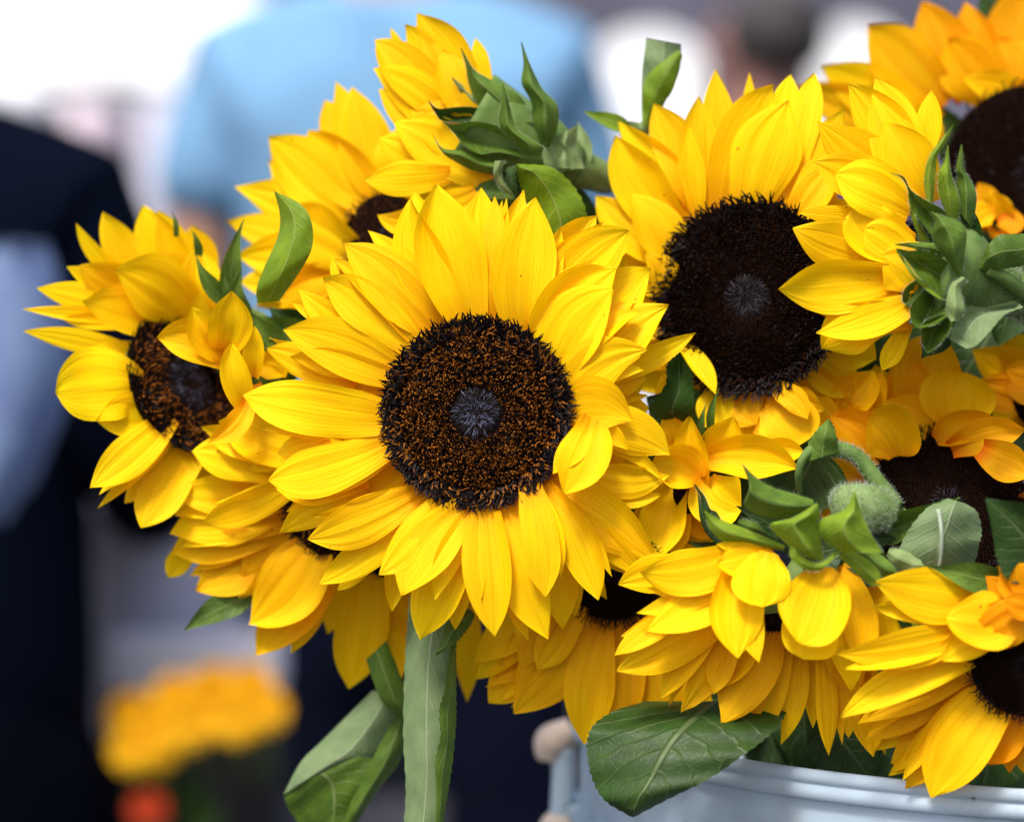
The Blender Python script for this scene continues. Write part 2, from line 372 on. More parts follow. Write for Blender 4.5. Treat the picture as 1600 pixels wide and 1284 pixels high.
def flower(label, cx, cy, cz, slope, rows, R=0, n=(0, 0, 1), N=1000, mat=None, stem=None, dark=False, dome=.10, greyr=.26,
           cupr=(-.02, .07), tall=1.0, jit=1.0, fill=None, ds=None, dup=0):
    mat = mat or YEL
    base = pt(*(stem[-1] if stem else (cx, cy, cz+60)))
    root = thing('sunflower', label, 'sunflower', base, 'sunflowers in the bouquet')
    if R and not ds: slope = (n[0]/n[2], -n[1]/n[2])
    lim = R if R and not ds else 1e9
    def zz(x, y, dz):
        dx, dy = x-cx, y-cy; q = max(1., math.hypot(dx, dy)/lim); return cz+(dx*slope[0]+dy*slope[1])/q*.24+dz
    if R:
        q_ = ds or (cx, cy, cz)
        back, nn = disc(root, q_[0], q_[1], q_[2], R, n, N, dome, greyr, dark, tall)
    if fill:                                    # the hidden back row of rays that closes the ring
        cnt, rad = fill
        for j in range(cnt):
            th = 2*math.pi*(j+rng.uniform(-.2, .2))/cnt; c_, s_ = math.cos(th), math.sin(th)
            ex = math.sqrt(max(.2, 1-(n[0]**2/(n[0]**2+n[1]**2+1))))
            x0, y0, x1, y1 = cx+R*.8*c_*ex, cy+R*.8*s_, cx+rad*c_*ex, cy+rad*s_
            blade('petal', root, pt(x0, y0, zz(x0, y0, 13)), pt(x1, y1, zz(x1, y1, 17)), 78*S, mat, 'petal', nu=8, nv=12, roll=(0, rng.normal()*.15))
    i = 0
    for ln in rows.strip().splitlines():
        ln = ln.split('#')[0].strip()
        if not ln: continue
        tk = ln.split(); mm = mat; pf = 'petal'
        while tk and tk[-1].isalpha():
            c = tk.pop(); mm = {'Y': YEL, 'G': GOLD_SHADE, 'O': ORA}.get(c, mm); pf = 'round' if c == 'R' else pf
        v = [float(q) for q in tk]+[0]*(10-len(tk))
        bx, by, tx, ty, w, zb, zt, bow, roll, curl = v[:10]
        k = S*(D+cz*.001)/D; i += 1
        b = pt(bx, by, zz(bx, by, zb)+(i % 3)*.3); t_ = pt(tx, ty, zz(tx, ty, zt)+(i % 5)*.25)
        L_ = math.hypot(tx-bx, ty-by)
        if R and pf == 'petal' and L_ > 60: b = b-(t_-b).normalized()*16*k; b.y += .0015
        r0 = math.radians(roll)+rng.normal()*.10*jit
        blade('petal', root, b, t_, w*k*1.04, mm, pf, bow=bow*k+rng.normal()*.0003, arch=.05+rng.normal()*.02,
              cup=rng.uniform(*cupr)*(1 if w > 30 else .6), roll=(r0*.5, r0+rng.normal()*.12*jit), curl=curl*.01,
              nu=12, nv=20, ribs=rng.uniform(.004, .016), fold=(rng.uniform(.2, .8)*rng.choice([-1, 1]) if rng.random() < .4 else 0), ruffle=rng.uniform(0, .05), shift=rng.normal()*.10, wav=rng.uniform(-.05, .05), crease=-rng.uniform(.0, .028), asym=rng.uniform(.03, .11))
        if dup and w > 40 and pf == 'petal':
            for q in range(dup):
                sg = rng.choice([-1, 1])*rng.uniform(.18, .38); a_ = (t_-b); pv = a_.cross(Vector((0, 1, 0))).normalized()
                b2 = b+pv*w*k*sg*.4+Vector((0, .0012+q*.0012, 0)); t2 = b+a_*rng.uniform(.80, 1.03)+pv*w*k*sg*1.5+Vector((0, .002+q*.001, 0))
                blade('petal', root, b2, t2, w*k*rng.uniform(.38, .62), mm, 'petal', bow=bow*k+rng.normal()*.001, arch=.05, cup=rng.uniform(.03, .2),
                      roll=(0, rng.normal()*.5), curl=rng.uniform(-.06, .06), nu=8, nv=14, ribs=.01, crease=-.02, asym=.1, wav=.06)
    if stem:
        P = [np.array(pt(*p)) for p in stem]
        if R: P = [np.array(back)]+P
        tube('stem', root, P, [.0068, .0055, .0055, .0055], STEM, 12, 40)
    return root

def leaf(root, name, bx, by, tx, ty, w, zb, zt, mat, prof='leaf', bow=0, roll=0, curl=0., teeth=.03, cup=.10, arch=.06, nv=34, roll1=None, label=None, midrib=True, cz=0, ruffle=.03):
    k = S*(D+(cz+zb)*.001)/D
    r = math.radians(roll); r1 = math.radians(roll if roll1 is None else roll1)
    o = blade(name, root, pt(bx, by, cz+zb), pt(tx, ty, cz+zt), w*k, mat, prof, bow=bow*k, arch=arch, cup=cup, roll=(r, r1),
              curl=curl*.01, nu=12, nv=nv, ribs=.008, ruffle=ruffle, teeth=teeth, wav=.02)
    if label: o['label'] = label
    return o

def sepals(root, cz, rows):
    for ln in rows.strip().splitlines():
        ln = ln.split('#')[0].strip()
        if not ln: continue
        tk = ln.split(); mm = SEP
        while tk and tk[-1].isalpha(): mm = {'B': SEPB, 'P': SEPP, 'D': LEAFD}[tk.pop()]
        v = [float(q) for q in tk]+[0]*(10-len(tk)); bx, by, tx, ty, w, zb, zt, bow, roll, curl = v[:10]
        leaf(root, 'sepal', bx, by, tx, ty, w, zb, zt, mm, 'sepal', bow, roll, curl, 0, .16, .10, 22, cz=cz)

def pp(txt, z0, z1, nmax):
    q = [tuple(float(v) for v in a.split(',')) for a in txt.split()]
    n = len(q); return [(a[0], a[1], z0+(z1-z0)*(1-i/(n-1))) for i, a in enumerate(q)]
def traced(root, rows):
    """sepals from two edges, tip first; z of base, z of tip, cup, material"""
    for ln in rows.strip().splitlines():
        a = ln.split('|'); zb, zt, cu, m = a[2].split()
        mm = {'S': SEP, 'B': SEPB, 'P': SEPP, 'D': LEAFD, 'L': LEAF}[m]
        o = strip('sepal', root, pp(a[0], float(zb), float(zt), 0), pp(a[1], float(zb), float(zt), 0), mm, bulge=float(cu), nu=12, nv=26, wav=.9, ridge=.75)
        L_, R_ = catmull(pp(a[0], float(zb), float(zt), 0), 40), catmull(pp(a[1], float(zb), float(zt), 0), 40)
        V = []; F = []
        for E_, sg in ((L_, -1), (R_, 1)):           # fringe of short hairs along the edges
            for i in range(4, 38):
                for _ in range(2):
                    d = (R_[i]-L_[i])[:2]; d = d/max(1e-6, np.linalg.norm(d))*sg; p = E_[i]; l = rng.uniform(2, 5)
                    b = np.array(pt(p[0], p[1], p[2])); t_ = np.array(pt(p[0]+d[0]*l+rng.normal()*1.2, p[1]+d[1]*l+rng.normal()*1.2, p[2]-rng.uniform(-.3, .6)))
                    k = len(V); V += [b+np.array((.00004, 0, .00004)), b-np.array((.00004, 0, .00004)), t_]; F.append((k, k+1, k+2))
        mesh('hair_fringe', V, F, HAIR, o, stuff=True)

# ------------------------------------------------------------ the sunflowers (petals traced: base, tip, width, depths)
# rows: base x y, tip x y, width (px), depth of base and tip (mm behind the flower plane), bow (px), roll (deg), curl
fA = flower('large open sunflower facing the lens at the middle of the bouquet, sharpest of all', 745, 645, 0, (0, 0), '''
560 520 467 452 52 9 12 6
548 470 520 398 15 9 12 8
670 480 582 363 56 9 12
540 600 416 544 56 9 12 -4
560 750 433 763 62 9 12
560 775 437 833 56 9 12 -8
500 690 433 708 44 10 12
640 840 612 955 36 10 13 -6
600 855 527 922 26 9 12
815 850 811 1007 32 9 12
880 790 1012 902 66 9 12 -6
880 850 880 983 60 10 14
890 850 948 936 34 10 14
760 850 745 960 70 11 15
695 490 650 298 80 8 10 16
755 490 752 293 66 8 10
800 500 818 297 66 8 10 8
850 520 932 337 82 8 11 16
895 560 1017 420 86 8 11 14
935 590 1087 520 38 10 14 -5
890 610 1010 590 70 9 12
865 700 960 760 70 8 10
672 505 538 381 92 5 6 -6
775 490 773 307 46 5 6
850 520 983 360 92 5 5 26
895 580 1045 477 98 5 6 10
920 735 1045 742 56 4 6 -14
640 540 504 434 76 3 3 -8
735 500 682 287 104 3 2 8
855 545 962 420 92 2 1 18
615 582 443 515 84 4 3 -4
820 515 836 309 96 3 1 6
598 650 379 618 90 3 0 5
600 695 419 750 80 2 -1 10
730 830 657 999 84 4 3 -8
650 790 498 912 56 5 4 8
640 775 481 842 70 1 -3 9
905 675 1047 710 76 2 2 20
872 575 958 452 104 0 -4 20
895 622 1012 547 78 0 -3 24
893 652 985 658 92 -1 -6 18 0 -8
868 770 1028 882 98 2 -2 10
818 775 845 925 40 2 0
788 790 857 998 80 0 -4 -8
855 775 935 937 64 -1 -5 8
757 797 773 994 74 -2 -7 -4
690 785 592 898 66 -2 -7 10
727 800 628 930 80 -3 -9 -12
830 772 852 932 62 -4 -10 4
924 668 882 769 74 -8 -18 6 0 -4
''', R=150, n=(-.06, .05, 1), N=5200, dup=1, fill=(34, 270), greyr=.29, stem=[(900, 760, 130), (1300, 1080, 170), (1480, 1250, 175)])

fC = flower('sunflower with a wide near-black disc upright to the right of the large middle bloom', 1170, 465, 30, (-.25, 0), '''
1085 335 966 190 66 8 12
1100 320 1022 162 74 8 12
1130 310 1117 109 62 8 12 3
1175 280 1171 113 26 9 13
1215 300 1235 117 54 9 13
1230 310 1273 115 50 9 13
1240 325 1320 170 70 8 12
1045 470 975 385 46 8 10
1050 400 931 306 66 7 9 8
1050 545 985 560 50 7 9 0 0 0 G
1060 355 963 212 86 5 7 16
1105 335 1092 150 68 5 7 6
1135 310 1208 132 78 5 6 14
1250 330 1315 230 64 5 6 0 0 0 G
1240 340 1300 262 56 4 6 0 0 0 G
1090 335 1078 197 36 3 3
1175 318 1232 158 106 1 1 6
1050 415 985 303 74 2 1 -14
1042 462 1008 397 52 -2 -6 -12 0 0 G
1075 560 1050 585 40 4 4 0 0 0 O
1195 632 1248 696 92 0 -4 8 0 0 R G
1170 645 1172 692 54 3 3 0 0 0 G
1150 625 1183 664 60 2 0 0 0 0 G
1180 670 1204 705 36 -2 -4 8
1127 606 1098 668 54 1 -2
1215 615 1262 655 40 -3 -7 10 0 0 G
1068 545 1118 616 30 -4 -9 8
1120 630 1150 690 50 5 7 0 0 0 G
1230 625 1290 640 50 2 2 0 0 0 G
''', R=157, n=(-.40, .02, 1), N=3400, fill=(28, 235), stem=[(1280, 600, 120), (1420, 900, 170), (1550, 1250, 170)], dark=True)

fB = flower('sunflower seen from behind at the top, green sepals and thick stem showing', 720, 220, 42, (0, 0), '''
640 110 610 44 16 6 8
762 160 742 60 30 6 8 -4
735 200 720 72 56 4 4
700 190 586 62 70 5 5 -10
710 180 632 38 64 4 4 -6
735 180 652 21 84 3 3 -6
720 210 584 107 70 3 3 -8
740 240 592 140 66 2 3
745 190 690 80 70 0 0
760 230 640 170 80 0 0
700 270 592 215 70 1 3
770 250 650 185 70 -2 -2
765 285 615 192 84 -4 -4 -8
740 265 640 210 70 -4 -3
668 372 612 352 56 4 6
690 330 590 336 46 -2 -2 16
705 272 569 280 54 -6 -8 4
745 300 650 318 50 -7 -8 12
''')
rB = fB
# sepals, receptacle and the thick stem that runs to the right behind the next bloom
tube('receptacle', rB, [pt(735, 185, 50), pt(790, 215, 52), pt(850, 240, 55), pt(900, 262, 60)], [.020, .018, .015, .008], STEM, 14, 16)
tube('stem', rB, [pt(890, 258, 60), pt(940, 276, 70), pt(1010, 300, 85), pt(1150, 500, 140), pt(1400, 900, 180), pt(1520, 1250, 185)], [.0085, .0062, .006, .006, .006], STEMP, 14, 60)
hairs(rB, [pt(850, 240, 55), pt(900, 265, 60), pt(975, 282, 74)], [.014, .007, .0062], 500, .0014)
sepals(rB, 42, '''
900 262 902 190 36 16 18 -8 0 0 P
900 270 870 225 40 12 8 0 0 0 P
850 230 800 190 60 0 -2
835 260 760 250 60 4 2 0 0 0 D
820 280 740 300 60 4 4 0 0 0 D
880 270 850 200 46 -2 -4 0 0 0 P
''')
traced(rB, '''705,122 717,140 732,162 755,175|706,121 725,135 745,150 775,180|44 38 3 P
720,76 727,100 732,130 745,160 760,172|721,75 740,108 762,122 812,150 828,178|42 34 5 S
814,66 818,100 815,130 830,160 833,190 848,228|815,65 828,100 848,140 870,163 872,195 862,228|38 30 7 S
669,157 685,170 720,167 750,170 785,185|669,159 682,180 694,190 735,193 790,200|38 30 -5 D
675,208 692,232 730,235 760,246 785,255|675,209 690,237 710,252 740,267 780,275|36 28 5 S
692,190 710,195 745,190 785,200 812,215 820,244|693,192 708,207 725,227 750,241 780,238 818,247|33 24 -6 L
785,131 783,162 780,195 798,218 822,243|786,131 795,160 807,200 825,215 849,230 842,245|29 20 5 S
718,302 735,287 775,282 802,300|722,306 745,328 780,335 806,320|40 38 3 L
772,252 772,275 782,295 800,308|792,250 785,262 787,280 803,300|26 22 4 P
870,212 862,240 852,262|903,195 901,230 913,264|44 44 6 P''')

strip('leaf', rB, [(806, 262, 22), (812, 290, 26), (830, 340, 28), (850, 400, 30)], [(808, 256, 20), (862, 262, 24), (900, 296, 28), (918, 345, 30), (900, 410, 32)], LEAFB, bulge=5, teeth=1.2, nv=40, label='bright green serrated leaf')
strip('leaf', rB, [(792, 262, 26), (790, 280, 24), (800, 300, 24), (812, 318, 26)], [(815, 256, 20), (806, 270, 20), (808, 290, 20), (815, 312, 24)], LEAFD, bulge=-3, nv=16, teeth=1.)

fT = flower('sunflower with a half hidden brown disc behind the leaf, left of the top bloom', 600, 375, 66, (.2, 0), '''
545 360 367 292 84 8 10 -6
545 400 355 346 70 9 11
560 340 420 252 84 7 8
590 310 508 157 66 7 8
565 345 420 214 100 4 5
590 310 525 128 70 6 6
580 320 481 204 90 2 2
600 300 550 136 90 4 4 4
625 310 620 200 80 3 3
540 400 370 400 80 5 7 0
545 430 375 440 70 7 8
550 400 440 330 90 0 0
550 430 400 480 80 5 7 0 0 0 G
560 450 430 505 80 4 6 0 0 0 G
580 470 500 520 80 4 6 0 0 0 G
640 460 600 560 80 6 8
680 400 780 430 90 6 8
650 320 720 220 90 8 10
''', R=78, n=(-.5, .1, 1), N=600, stem=[(760, 600, 150), (1250, 1080, 190), (1440, 1250, 190)], tall=1.3)

fL = flower('far left sunflower of the bouquet, turned aside with its disc a tilted dish', 295, 600, 60, (.55, -.2), '''
225 560 36 517 36 8 6 -6
215 495 35 483 26 6 2
215 485 57 450 46 4 0
200 505 95 497 26 6 4
195 480 104 417 46 4 0 -6
218 445 119 349 28 4 -2 16
240 480 125 415 74 0 -4
240 460 161 331 58 2 -4 10
275 460 224 321 84 4 0
290 470 247 329 66 0 -2 -4
305 470 300 352 70 4 2 -4
225 560 110 590 80 8 6
222 600 86 612 112 2 -4 -4 0 0 R
250 640 150 655 70 6 4
265 680 152 795 24 4 2
255 660 141 762 62 0 -6 4
265 665 156 772 56 4 0
290 690 195 786 60 6 4 0 0 0 G
310 690 220 824 78 2 -4 -6
340 700 280 800 70 10 10
275 500 130 470 80 -2 -10 0
290 495 180 420 96 -6 -16 -14
320 475 235 400 84 -4 -10
318 500 306 388 60 -12 -18 10
''', R=122, n=(1.1, .60, 1), N=1400, stem=[(520, 700, 130), (1200, 1050, 190), (1400, 1250, 190)], dome=.06, greyr=.42)
rL = fL
for (a_, m_) in (((365, 565, 245, 528, 72, -18, -26, -14, 0, 0), GOLD_SHADE), ((352, 552, 300, 480, 60, -20, -30, 6, 0, 0), YEL), ((345, 548, 362, 455, 70, -24, -34, -6, 0, 0), YEL),
           ((388, 640, 362, 535, 48, -24, -30, 8, 0, 0), YEL), ((395, 590, 398, 509, 34, -22, -28, 0, 0, 0), YEL), ((392, 575, 446, 590, 44, -16, -14, 12, 0, 0), GOLD_SHADE),
           ((388, 625, 324, 692, 38, -26, -34, 12, 0, 0), GOLD_SHADE), ((395, 600, 400, 650, 46, -20, -22, 0, 0, 0), GOLD_SHADE), ((335, 480, 318, 395, 40, 10, 12, 0, 0, 0), YEL)):
    bx, by, tx, ty, w_, zb, zt, bo, ro, cu = a_; k_ = S*1.03
    blade('petal', rL, pt(bx, by, 46+zb), pt(tx, ty, 46+zt), w_*k_, m_, 'petal', bow=bo*k_, arch=.12, cup=.2, ruffle=.04)
sepals(rL, 46, '''
275 370 266 330 9 8 6 -4
310 400 298 358 14 8 4 -4
355 470 306 398 30 0 -6 8
362 470 382 340 34 4 -4 8
365 480 350 430 30 -2 -6
380 500 378 422 40 -2 -8 10
390 560 378 500 36 -10 -14
430 560 385 480 60 4 0
480 555 400 490 80 6 4
440 600 400 520 70 8 6
470 520 420 480 60 8 6 0 0 0 D
''')
tube('receptacle', rL, [pt(350, 520, 60), pt(390, 545, 72), pt(450, 575, 90)], [.014, .016, .008], STEM, 14, 12)
strip('leaf', rL, [(428, 298, 22), (437, 335, 24), (434, 370, 22), (414, 415, 18), (401, 450, 20), (402, 474, 26)], [(429, 299, 22), (468, 318, 14), (486, 345, 12), (488, 385, 12), (470, 422, 16), (437, 470, 24)], LEAFB, bulge=4, nv=40, teeth=0, label='smooth green leaf curving up against the yellow')

fM = flower('sunflower at the lower left, its disc tucked behind the large middle bloom', 520, 800, 34, (0, -.05), '''
300 850 262 902 40 10 12
390 870 373 936 16 8 10
400 870 388 928 14 8 10
420 880 333 942 46 6 8
440 850 306 923 80 5 7 0 0 0 G
430 820 268 862 84 4 6 0 0 0 G
430 800 265 833 80 2 3 -6
400 800 270 800 60 6 8
420 790 268 773 66 2 2 -8
515 875 400 1023 84 5 6 0 0 0 G
490 850 389 974 100 0 0 10 0 0 G
470 700 388 736 28 -4 -4
430 740 300 704 72 -2 -4 -6
470 710 342 660 86 -4 -6 -4
455 752 315 818 54 -6 -10 8
450 800 330 800 90 4 4 0 0 0 G
470 830 380 900 90 4 4 0 0 0 G
''', R=88, n=(-.35, -.3, 1), N=900, dup=1, stem=[(800, 900, 130), (1250, 1080, 185), (1420, 1260, 185)])

fM2 = flower('drooping sunflower below the large middle bloom, mostly hidden, long petals hanging', 610, 850, 52, (0, -.1), '''
540 880 512 990 56 6 8 0 0 0 G
735 960 730 1096 40 10 12 0 0 0 G
690 930 660 1060 60 8 10 0 0 0 G
625 920 609 1086 66 4 6 0 0 0 G
572 890 545 1076 88 0 2 6 0 0 0 G
650 930 640 1000 80 6 6 0 0 0 G
''', R=66, n=(-.1, -.55, 1), N=400, mat=GOLD_SHADE, stem=[(900, 950, 150), (1300, 1100, 195), (1450, 1260, 195)])
for o_ in list(fM2.children): pass

fN = flower('sunflower hanging face down below the large middle bloom, black florets curling at its rim', 960, 900, 20, (0, -.12), '''
870 1030 758 1073 14 4 4
860 960 745 1061 46 6 8 0 0 0 G
840 940 741 1036 62 3 4 0 0 0 G
1005 990 1020 1136 56 10 12 0 0 0 G
1000 980 1032 1110 60 8 10 0 0 0 G
855 1010 764 1098 66 6 6 0 0 0 G
955 1080 945 1160 14 5 5
915 960 803 1114 104 2 2 8 0 0 0 G
940 985 912 1163 76 1 0 -4 0 0 G
975 985 963 1157 70 2 2 4 0 0 G
1010 985 1087 1162 100 4 3 -12
900 950 840 1046 60 -2 -3 0 0 0 G
880 940 812 1044 52 0 0
1030 960 966 1010 60 6 8 0 0 0 G
''', R=82, n=(-.05, -.42, 1), N=1400, dup=1, mat=GOLD_SHADE, stem=[(1050, 950, 110), (1300, 1120, 180), (1450, 1260, 180)], dark=True, tall=1.7)

fS = flower('small crumpled sunflower with folded petals between the two largest discs', 1085, 770, 16, (0, 0), '''
1070 790 1130 830 70 6 6 0 0 0 G
1060 800 1110 860 60 6 6 0 0 0 G
1062 790 1050 865 46 3 3
1055 700 1035 652 54 2 -2 -10 0 0 R G
1060 760 1028 875 66 0 -4 -10
1095 750 1078 648 50 -4 -9 8
1040 790 1000 830 60 4 6
1100 715 1147 650 58 0 -3 -10
1190 725 1257 708 44 2 -2 12
1110 720 1248 732 66 -4 -6 14 0 0
1105 745 1158 798 84 -6 -11 -14 0 0 R
1092 750 1018 728 68 -6 -11 -12 0 0 R G
1108 772 1137 806 42 -2 -6 0 0 0 G
''', R=36, n=(.1, .1, 1), N=260, stem=[(1150, 850, 90), (1350, 1100, 170), (1480, 1260, 175)], dark=True, cupr=(.15, .3))
sepals(fS, 16, '''
1110 668 1124 605 13 0 -4 4
1095 690 1104 630 14 -2 -4 4
1158 716 1158 678 15 4 2 0
1130 845 1090 765 24 -8 -12 8 0 0 D
1000 660 985 600 34 2 0 6 0 0 D
985 735 1040 720 30 6 6 0 0 0 D
1150 870 1070 845 30 2 2 0 0 0 D
''')
strip('leaf', fS, [(1030, 655, 14), (1015, 640, 8), (1040, 600, 6), (1042, 570, 4), (1060, 552, 4)], [(1085, 660, 8), (1086, 640, 2), (1084, 610, 0), (1080, 580, 2), (1062, 553, 4)], LEAFD, bulge=-6, teeth=1.0, label='dark curled leaf with a pale edge')

fQ = flower('sunflower with a broad black disc in shadow at the right, petals raised around it', 1480, 790, 22, (.1, -.2), '''
1390 650 1368 570 50 8 8 0 0 0 G
1330 760 1255 715 80 12 14 0 0 0 O
1340 790 1270 790 80 14 14 0 0 0 O
1410 660 1415 545 66 6 6 -4 0 0 G
1440 660 1477 530 104 4 2 12 0 0 R G
1400 670 1302 636 54 2 2 8 0 0 G
1382 724 1296 650 74 2 -2 -12 0 0 O
1455 678 1379 628 56 -2 -4 -12 0 0 G
1490 668 1507 582 106 -2 -6 2 0 0 R
1462 688 1558 664 52 -4 -8 10 0 0 R G
1502 698 1602 672 54 -8 -12 8 0 0 O
1548 708 1615 742 60 -16 -20 0 0 0 O
1590 790 1640 800 70 0 0 0 0 0 O
1318 640 1264 572 56 4 2 6 0 0 G
1316 636 1296 560 48 6 4 0 0 0 G
1312 634 1364 578 66 2 0 -6 0 0 G
1300 662 1274 622 46 0 -2 0 0 0 R
1345 655 1378 580 54 4 2 0 0 0 G
1403 714 1358 650 88 -6 -12 -10 0 0 R G
1420 690 1340 680 60 4 4 0 0 0 O
''', R=132, n=(-.1, .35, 1), N=1300, stem=[(1500, 900, 130), (1560, 1100, 170), (1600, 1260, 170)], dark=True, mat=GOLD_SHADE, cupr=(.15, .28))
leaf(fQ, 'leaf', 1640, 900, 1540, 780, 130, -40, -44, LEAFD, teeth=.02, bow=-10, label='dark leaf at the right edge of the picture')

fR = flower('sunflower in profile at the right showing its green sepals and hairy neck', 1400, 380, -6, (0, 0), '''
1420 505 1378 579 34 4 4
1445 260 1456 141 40 6 6 4
1440 290 1368 122 70 5 6 -4
1430 260 1325 130 70 7 8
1400 290 1277 190 78 5 5
1380 345 1248 333 30 6 6
1410 315 1272 253 74 2 2 -8
1450 320 1380 190 86 1 0 -4
1440 330 1362 150 70 3 3
1385 405 1239 357 82 2 0 4
1400 440 1276 487 62 3 1 6
1410 435 1216 452 82 0 -2 2
1425 330 1305 272 90 -2 -3 -6
1420 498 1283 545 78 1 0 -16
1430 470 1275 520 56 -3 -4 8
1430 380 1334 325 84 -2 -3 16 0 0 R
1430 418 1350 358 66 -3 -4 -8 0 0 R
1435 455 1378 400 86 -4 -5 -10 0 0 R
''')
rR = fR
tube('receptacle', rR, [pt(1450, 420, 0), pt(1490, 425, 2), pt(1530, 440, 4), pt(1580, 458, 6)], [.021, .019, .013, .0085], STEM, 18, 20)
tube('stem', rR, [pt(1575, 456, 6), pt(1615, 475, 10), pt(1660, 560, 30), pt(1660, 900, 120), pt(1620, 1250, 160)], [.0088, .0085, .007, .006, .006], STEM, 16, 50)
hairs(rR, [pt(1490, 425, 2), pt(1530, 440, 4), pt(1580, 458, 6), pt(1620, 478, 10)], [.0175, .0128, .0088, .0084], 5200, .0019)
sepals(rR, -6, '''
1470 520 1440 560 50 4 4 0 0 0 D
1490 400 1440 340 70 0 0 0 0 0 D
1500 470 1430 500 90 2 2 0 0 0 D
1510 380 1490 300 60 2 2 0 0 0 D
''')
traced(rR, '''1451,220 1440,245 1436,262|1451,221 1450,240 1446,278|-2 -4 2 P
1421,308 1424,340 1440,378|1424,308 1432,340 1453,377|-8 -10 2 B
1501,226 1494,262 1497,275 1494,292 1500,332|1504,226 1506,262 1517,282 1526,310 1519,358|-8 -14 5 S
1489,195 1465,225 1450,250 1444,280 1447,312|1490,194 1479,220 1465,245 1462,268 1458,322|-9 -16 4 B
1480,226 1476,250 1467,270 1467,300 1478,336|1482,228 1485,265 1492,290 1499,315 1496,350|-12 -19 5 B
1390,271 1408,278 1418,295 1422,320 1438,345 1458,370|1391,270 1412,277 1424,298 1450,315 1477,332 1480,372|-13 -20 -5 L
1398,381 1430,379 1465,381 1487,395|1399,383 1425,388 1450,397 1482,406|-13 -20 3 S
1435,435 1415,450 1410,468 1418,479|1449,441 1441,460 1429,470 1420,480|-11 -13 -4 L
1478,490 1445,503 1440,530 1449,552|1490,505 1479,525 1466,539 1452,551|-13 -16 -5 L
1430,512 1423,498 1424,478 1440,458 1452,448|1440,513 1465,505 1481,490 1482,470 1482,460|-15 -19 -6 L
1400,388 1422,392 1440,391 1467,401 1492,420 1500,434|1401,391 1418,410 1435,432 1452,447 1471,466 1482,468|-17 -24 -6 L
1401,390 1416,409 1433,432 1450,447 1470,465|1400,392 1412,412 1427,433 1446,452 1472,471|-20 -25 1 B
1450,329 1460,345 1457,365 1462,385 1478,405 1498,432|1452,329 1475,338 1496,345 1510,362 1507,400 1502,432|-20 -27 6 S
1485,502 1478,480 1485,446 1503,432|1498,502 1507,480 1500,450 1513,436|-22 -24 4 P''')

strip('leaf', rR, [(1585, 470, -18), (1540, 480, -20), (1505, 480, -22), (1490, 510, -22), (1484, 530, -22)], [(1600, 480, -16), (1570, 492, -24), (1545, 520, -28), (1525, 540, -28), (1510, 545, -26)], LEAFP, bulge=-5, nu=12, teeth=.6, label='pale folded leaf under the hairy neck')
strip('leaf', rR, [(1620, 365, -10), (1580, 366, -14), (1560, 368, -16), (1543, 385, -16), (1530, 418, -14)], [(1620, 410, -10), (1590, 417, -12), (1565, 421, -14), (1545, 423, -14), (1531, 421, -14)], LEAF, bulge=3, teeth=.8)
tube('leaf_stalk', rR, [pt(1542, 422, -13), pt(1570, 435, -10), pt(1610, 465, -2)], [.0018, .0028, .003], STEM, 8, 12)

fTR = flower('out of focus orange yellow sunflower with a black disc at the top right corner', 1600, 240, 105, (0, 0), '''
1430 200 1246 134 70 10 10
1470 150 1356 40 96 4 4 0 0 0 G
1510 140 1441 2 84 4 4 0 0 0 O
1540 140 1508 3 66 6 6 0 0 0 O
1575 130 1618 -30 110 4 4 0 0 0 O
1450 190 1284 104 84 6 6 0 0 0 Y
1440 210 1330 150 90 2 2 0 0 0 Y
1450 220 1420 165 70 0 0 0 0 0 G
1440 200 1400 230 70 4 4 0 0 0 G
1620 150 1560 60 110 2 2 0 0 0 O
1560 150 1480 60 100 2 0 0 0 0 G
1590 140 1506 124 50 -4 -8 0 0 0 G
1650 150 1680 20 110 4 4 0 0 0 O
''', R=146, n=(0, -.1, 1), N=900, ds=(1612, 272, 100), mat=GOLD_SHADE, stem=[(1620, 450, 180), (1640, 900, 200), (1640, 1250, 200)], dark=True)
leaf(fTR, 'leaf', 1560, 330, 1425, 140, 80, 16, 10, LEAFD, teeth=0, bow=-10, cz=105)
leaf(fTR, 'leaf', 1560, 40, 1545, -40, 50, 10, 10, LEAFD, teeth=0, cz=105)
leaf(fTR, 'leaf', 1640, 400, 1570, 280, 90, 0, 0, LEAFD, teeth=0, cz=105)

fV = flower('small curled orange bloom out of focus behind the hairy neck', 1552, 330, 80, (0, 0), '''
1560 340 1530 285 40 4 0 0 0 0 O
1550 350 1518 330 50 2 -2 0 0 0 O
1570 345 1592 350 50 2 -2 0 0 0 O
1560 360 1550 372 50 2 -4 0 0 0 O
1555 350 1545 300 50 0 -6 -10 0 0 G
1560 350 1582 320 46 0 -6 10 0 0 G
1555 330 1520 360 40 -4 -8 -10 0 0 G
1565 335 1580 368 40 -4 -8 10 0 0 O
''', R=22, n=(0, .2, 1), N=90, mat=ORA, stem=[(1600, 500, 140), (1640, 900, 190), (1650, 1250, 190)], dark=True)

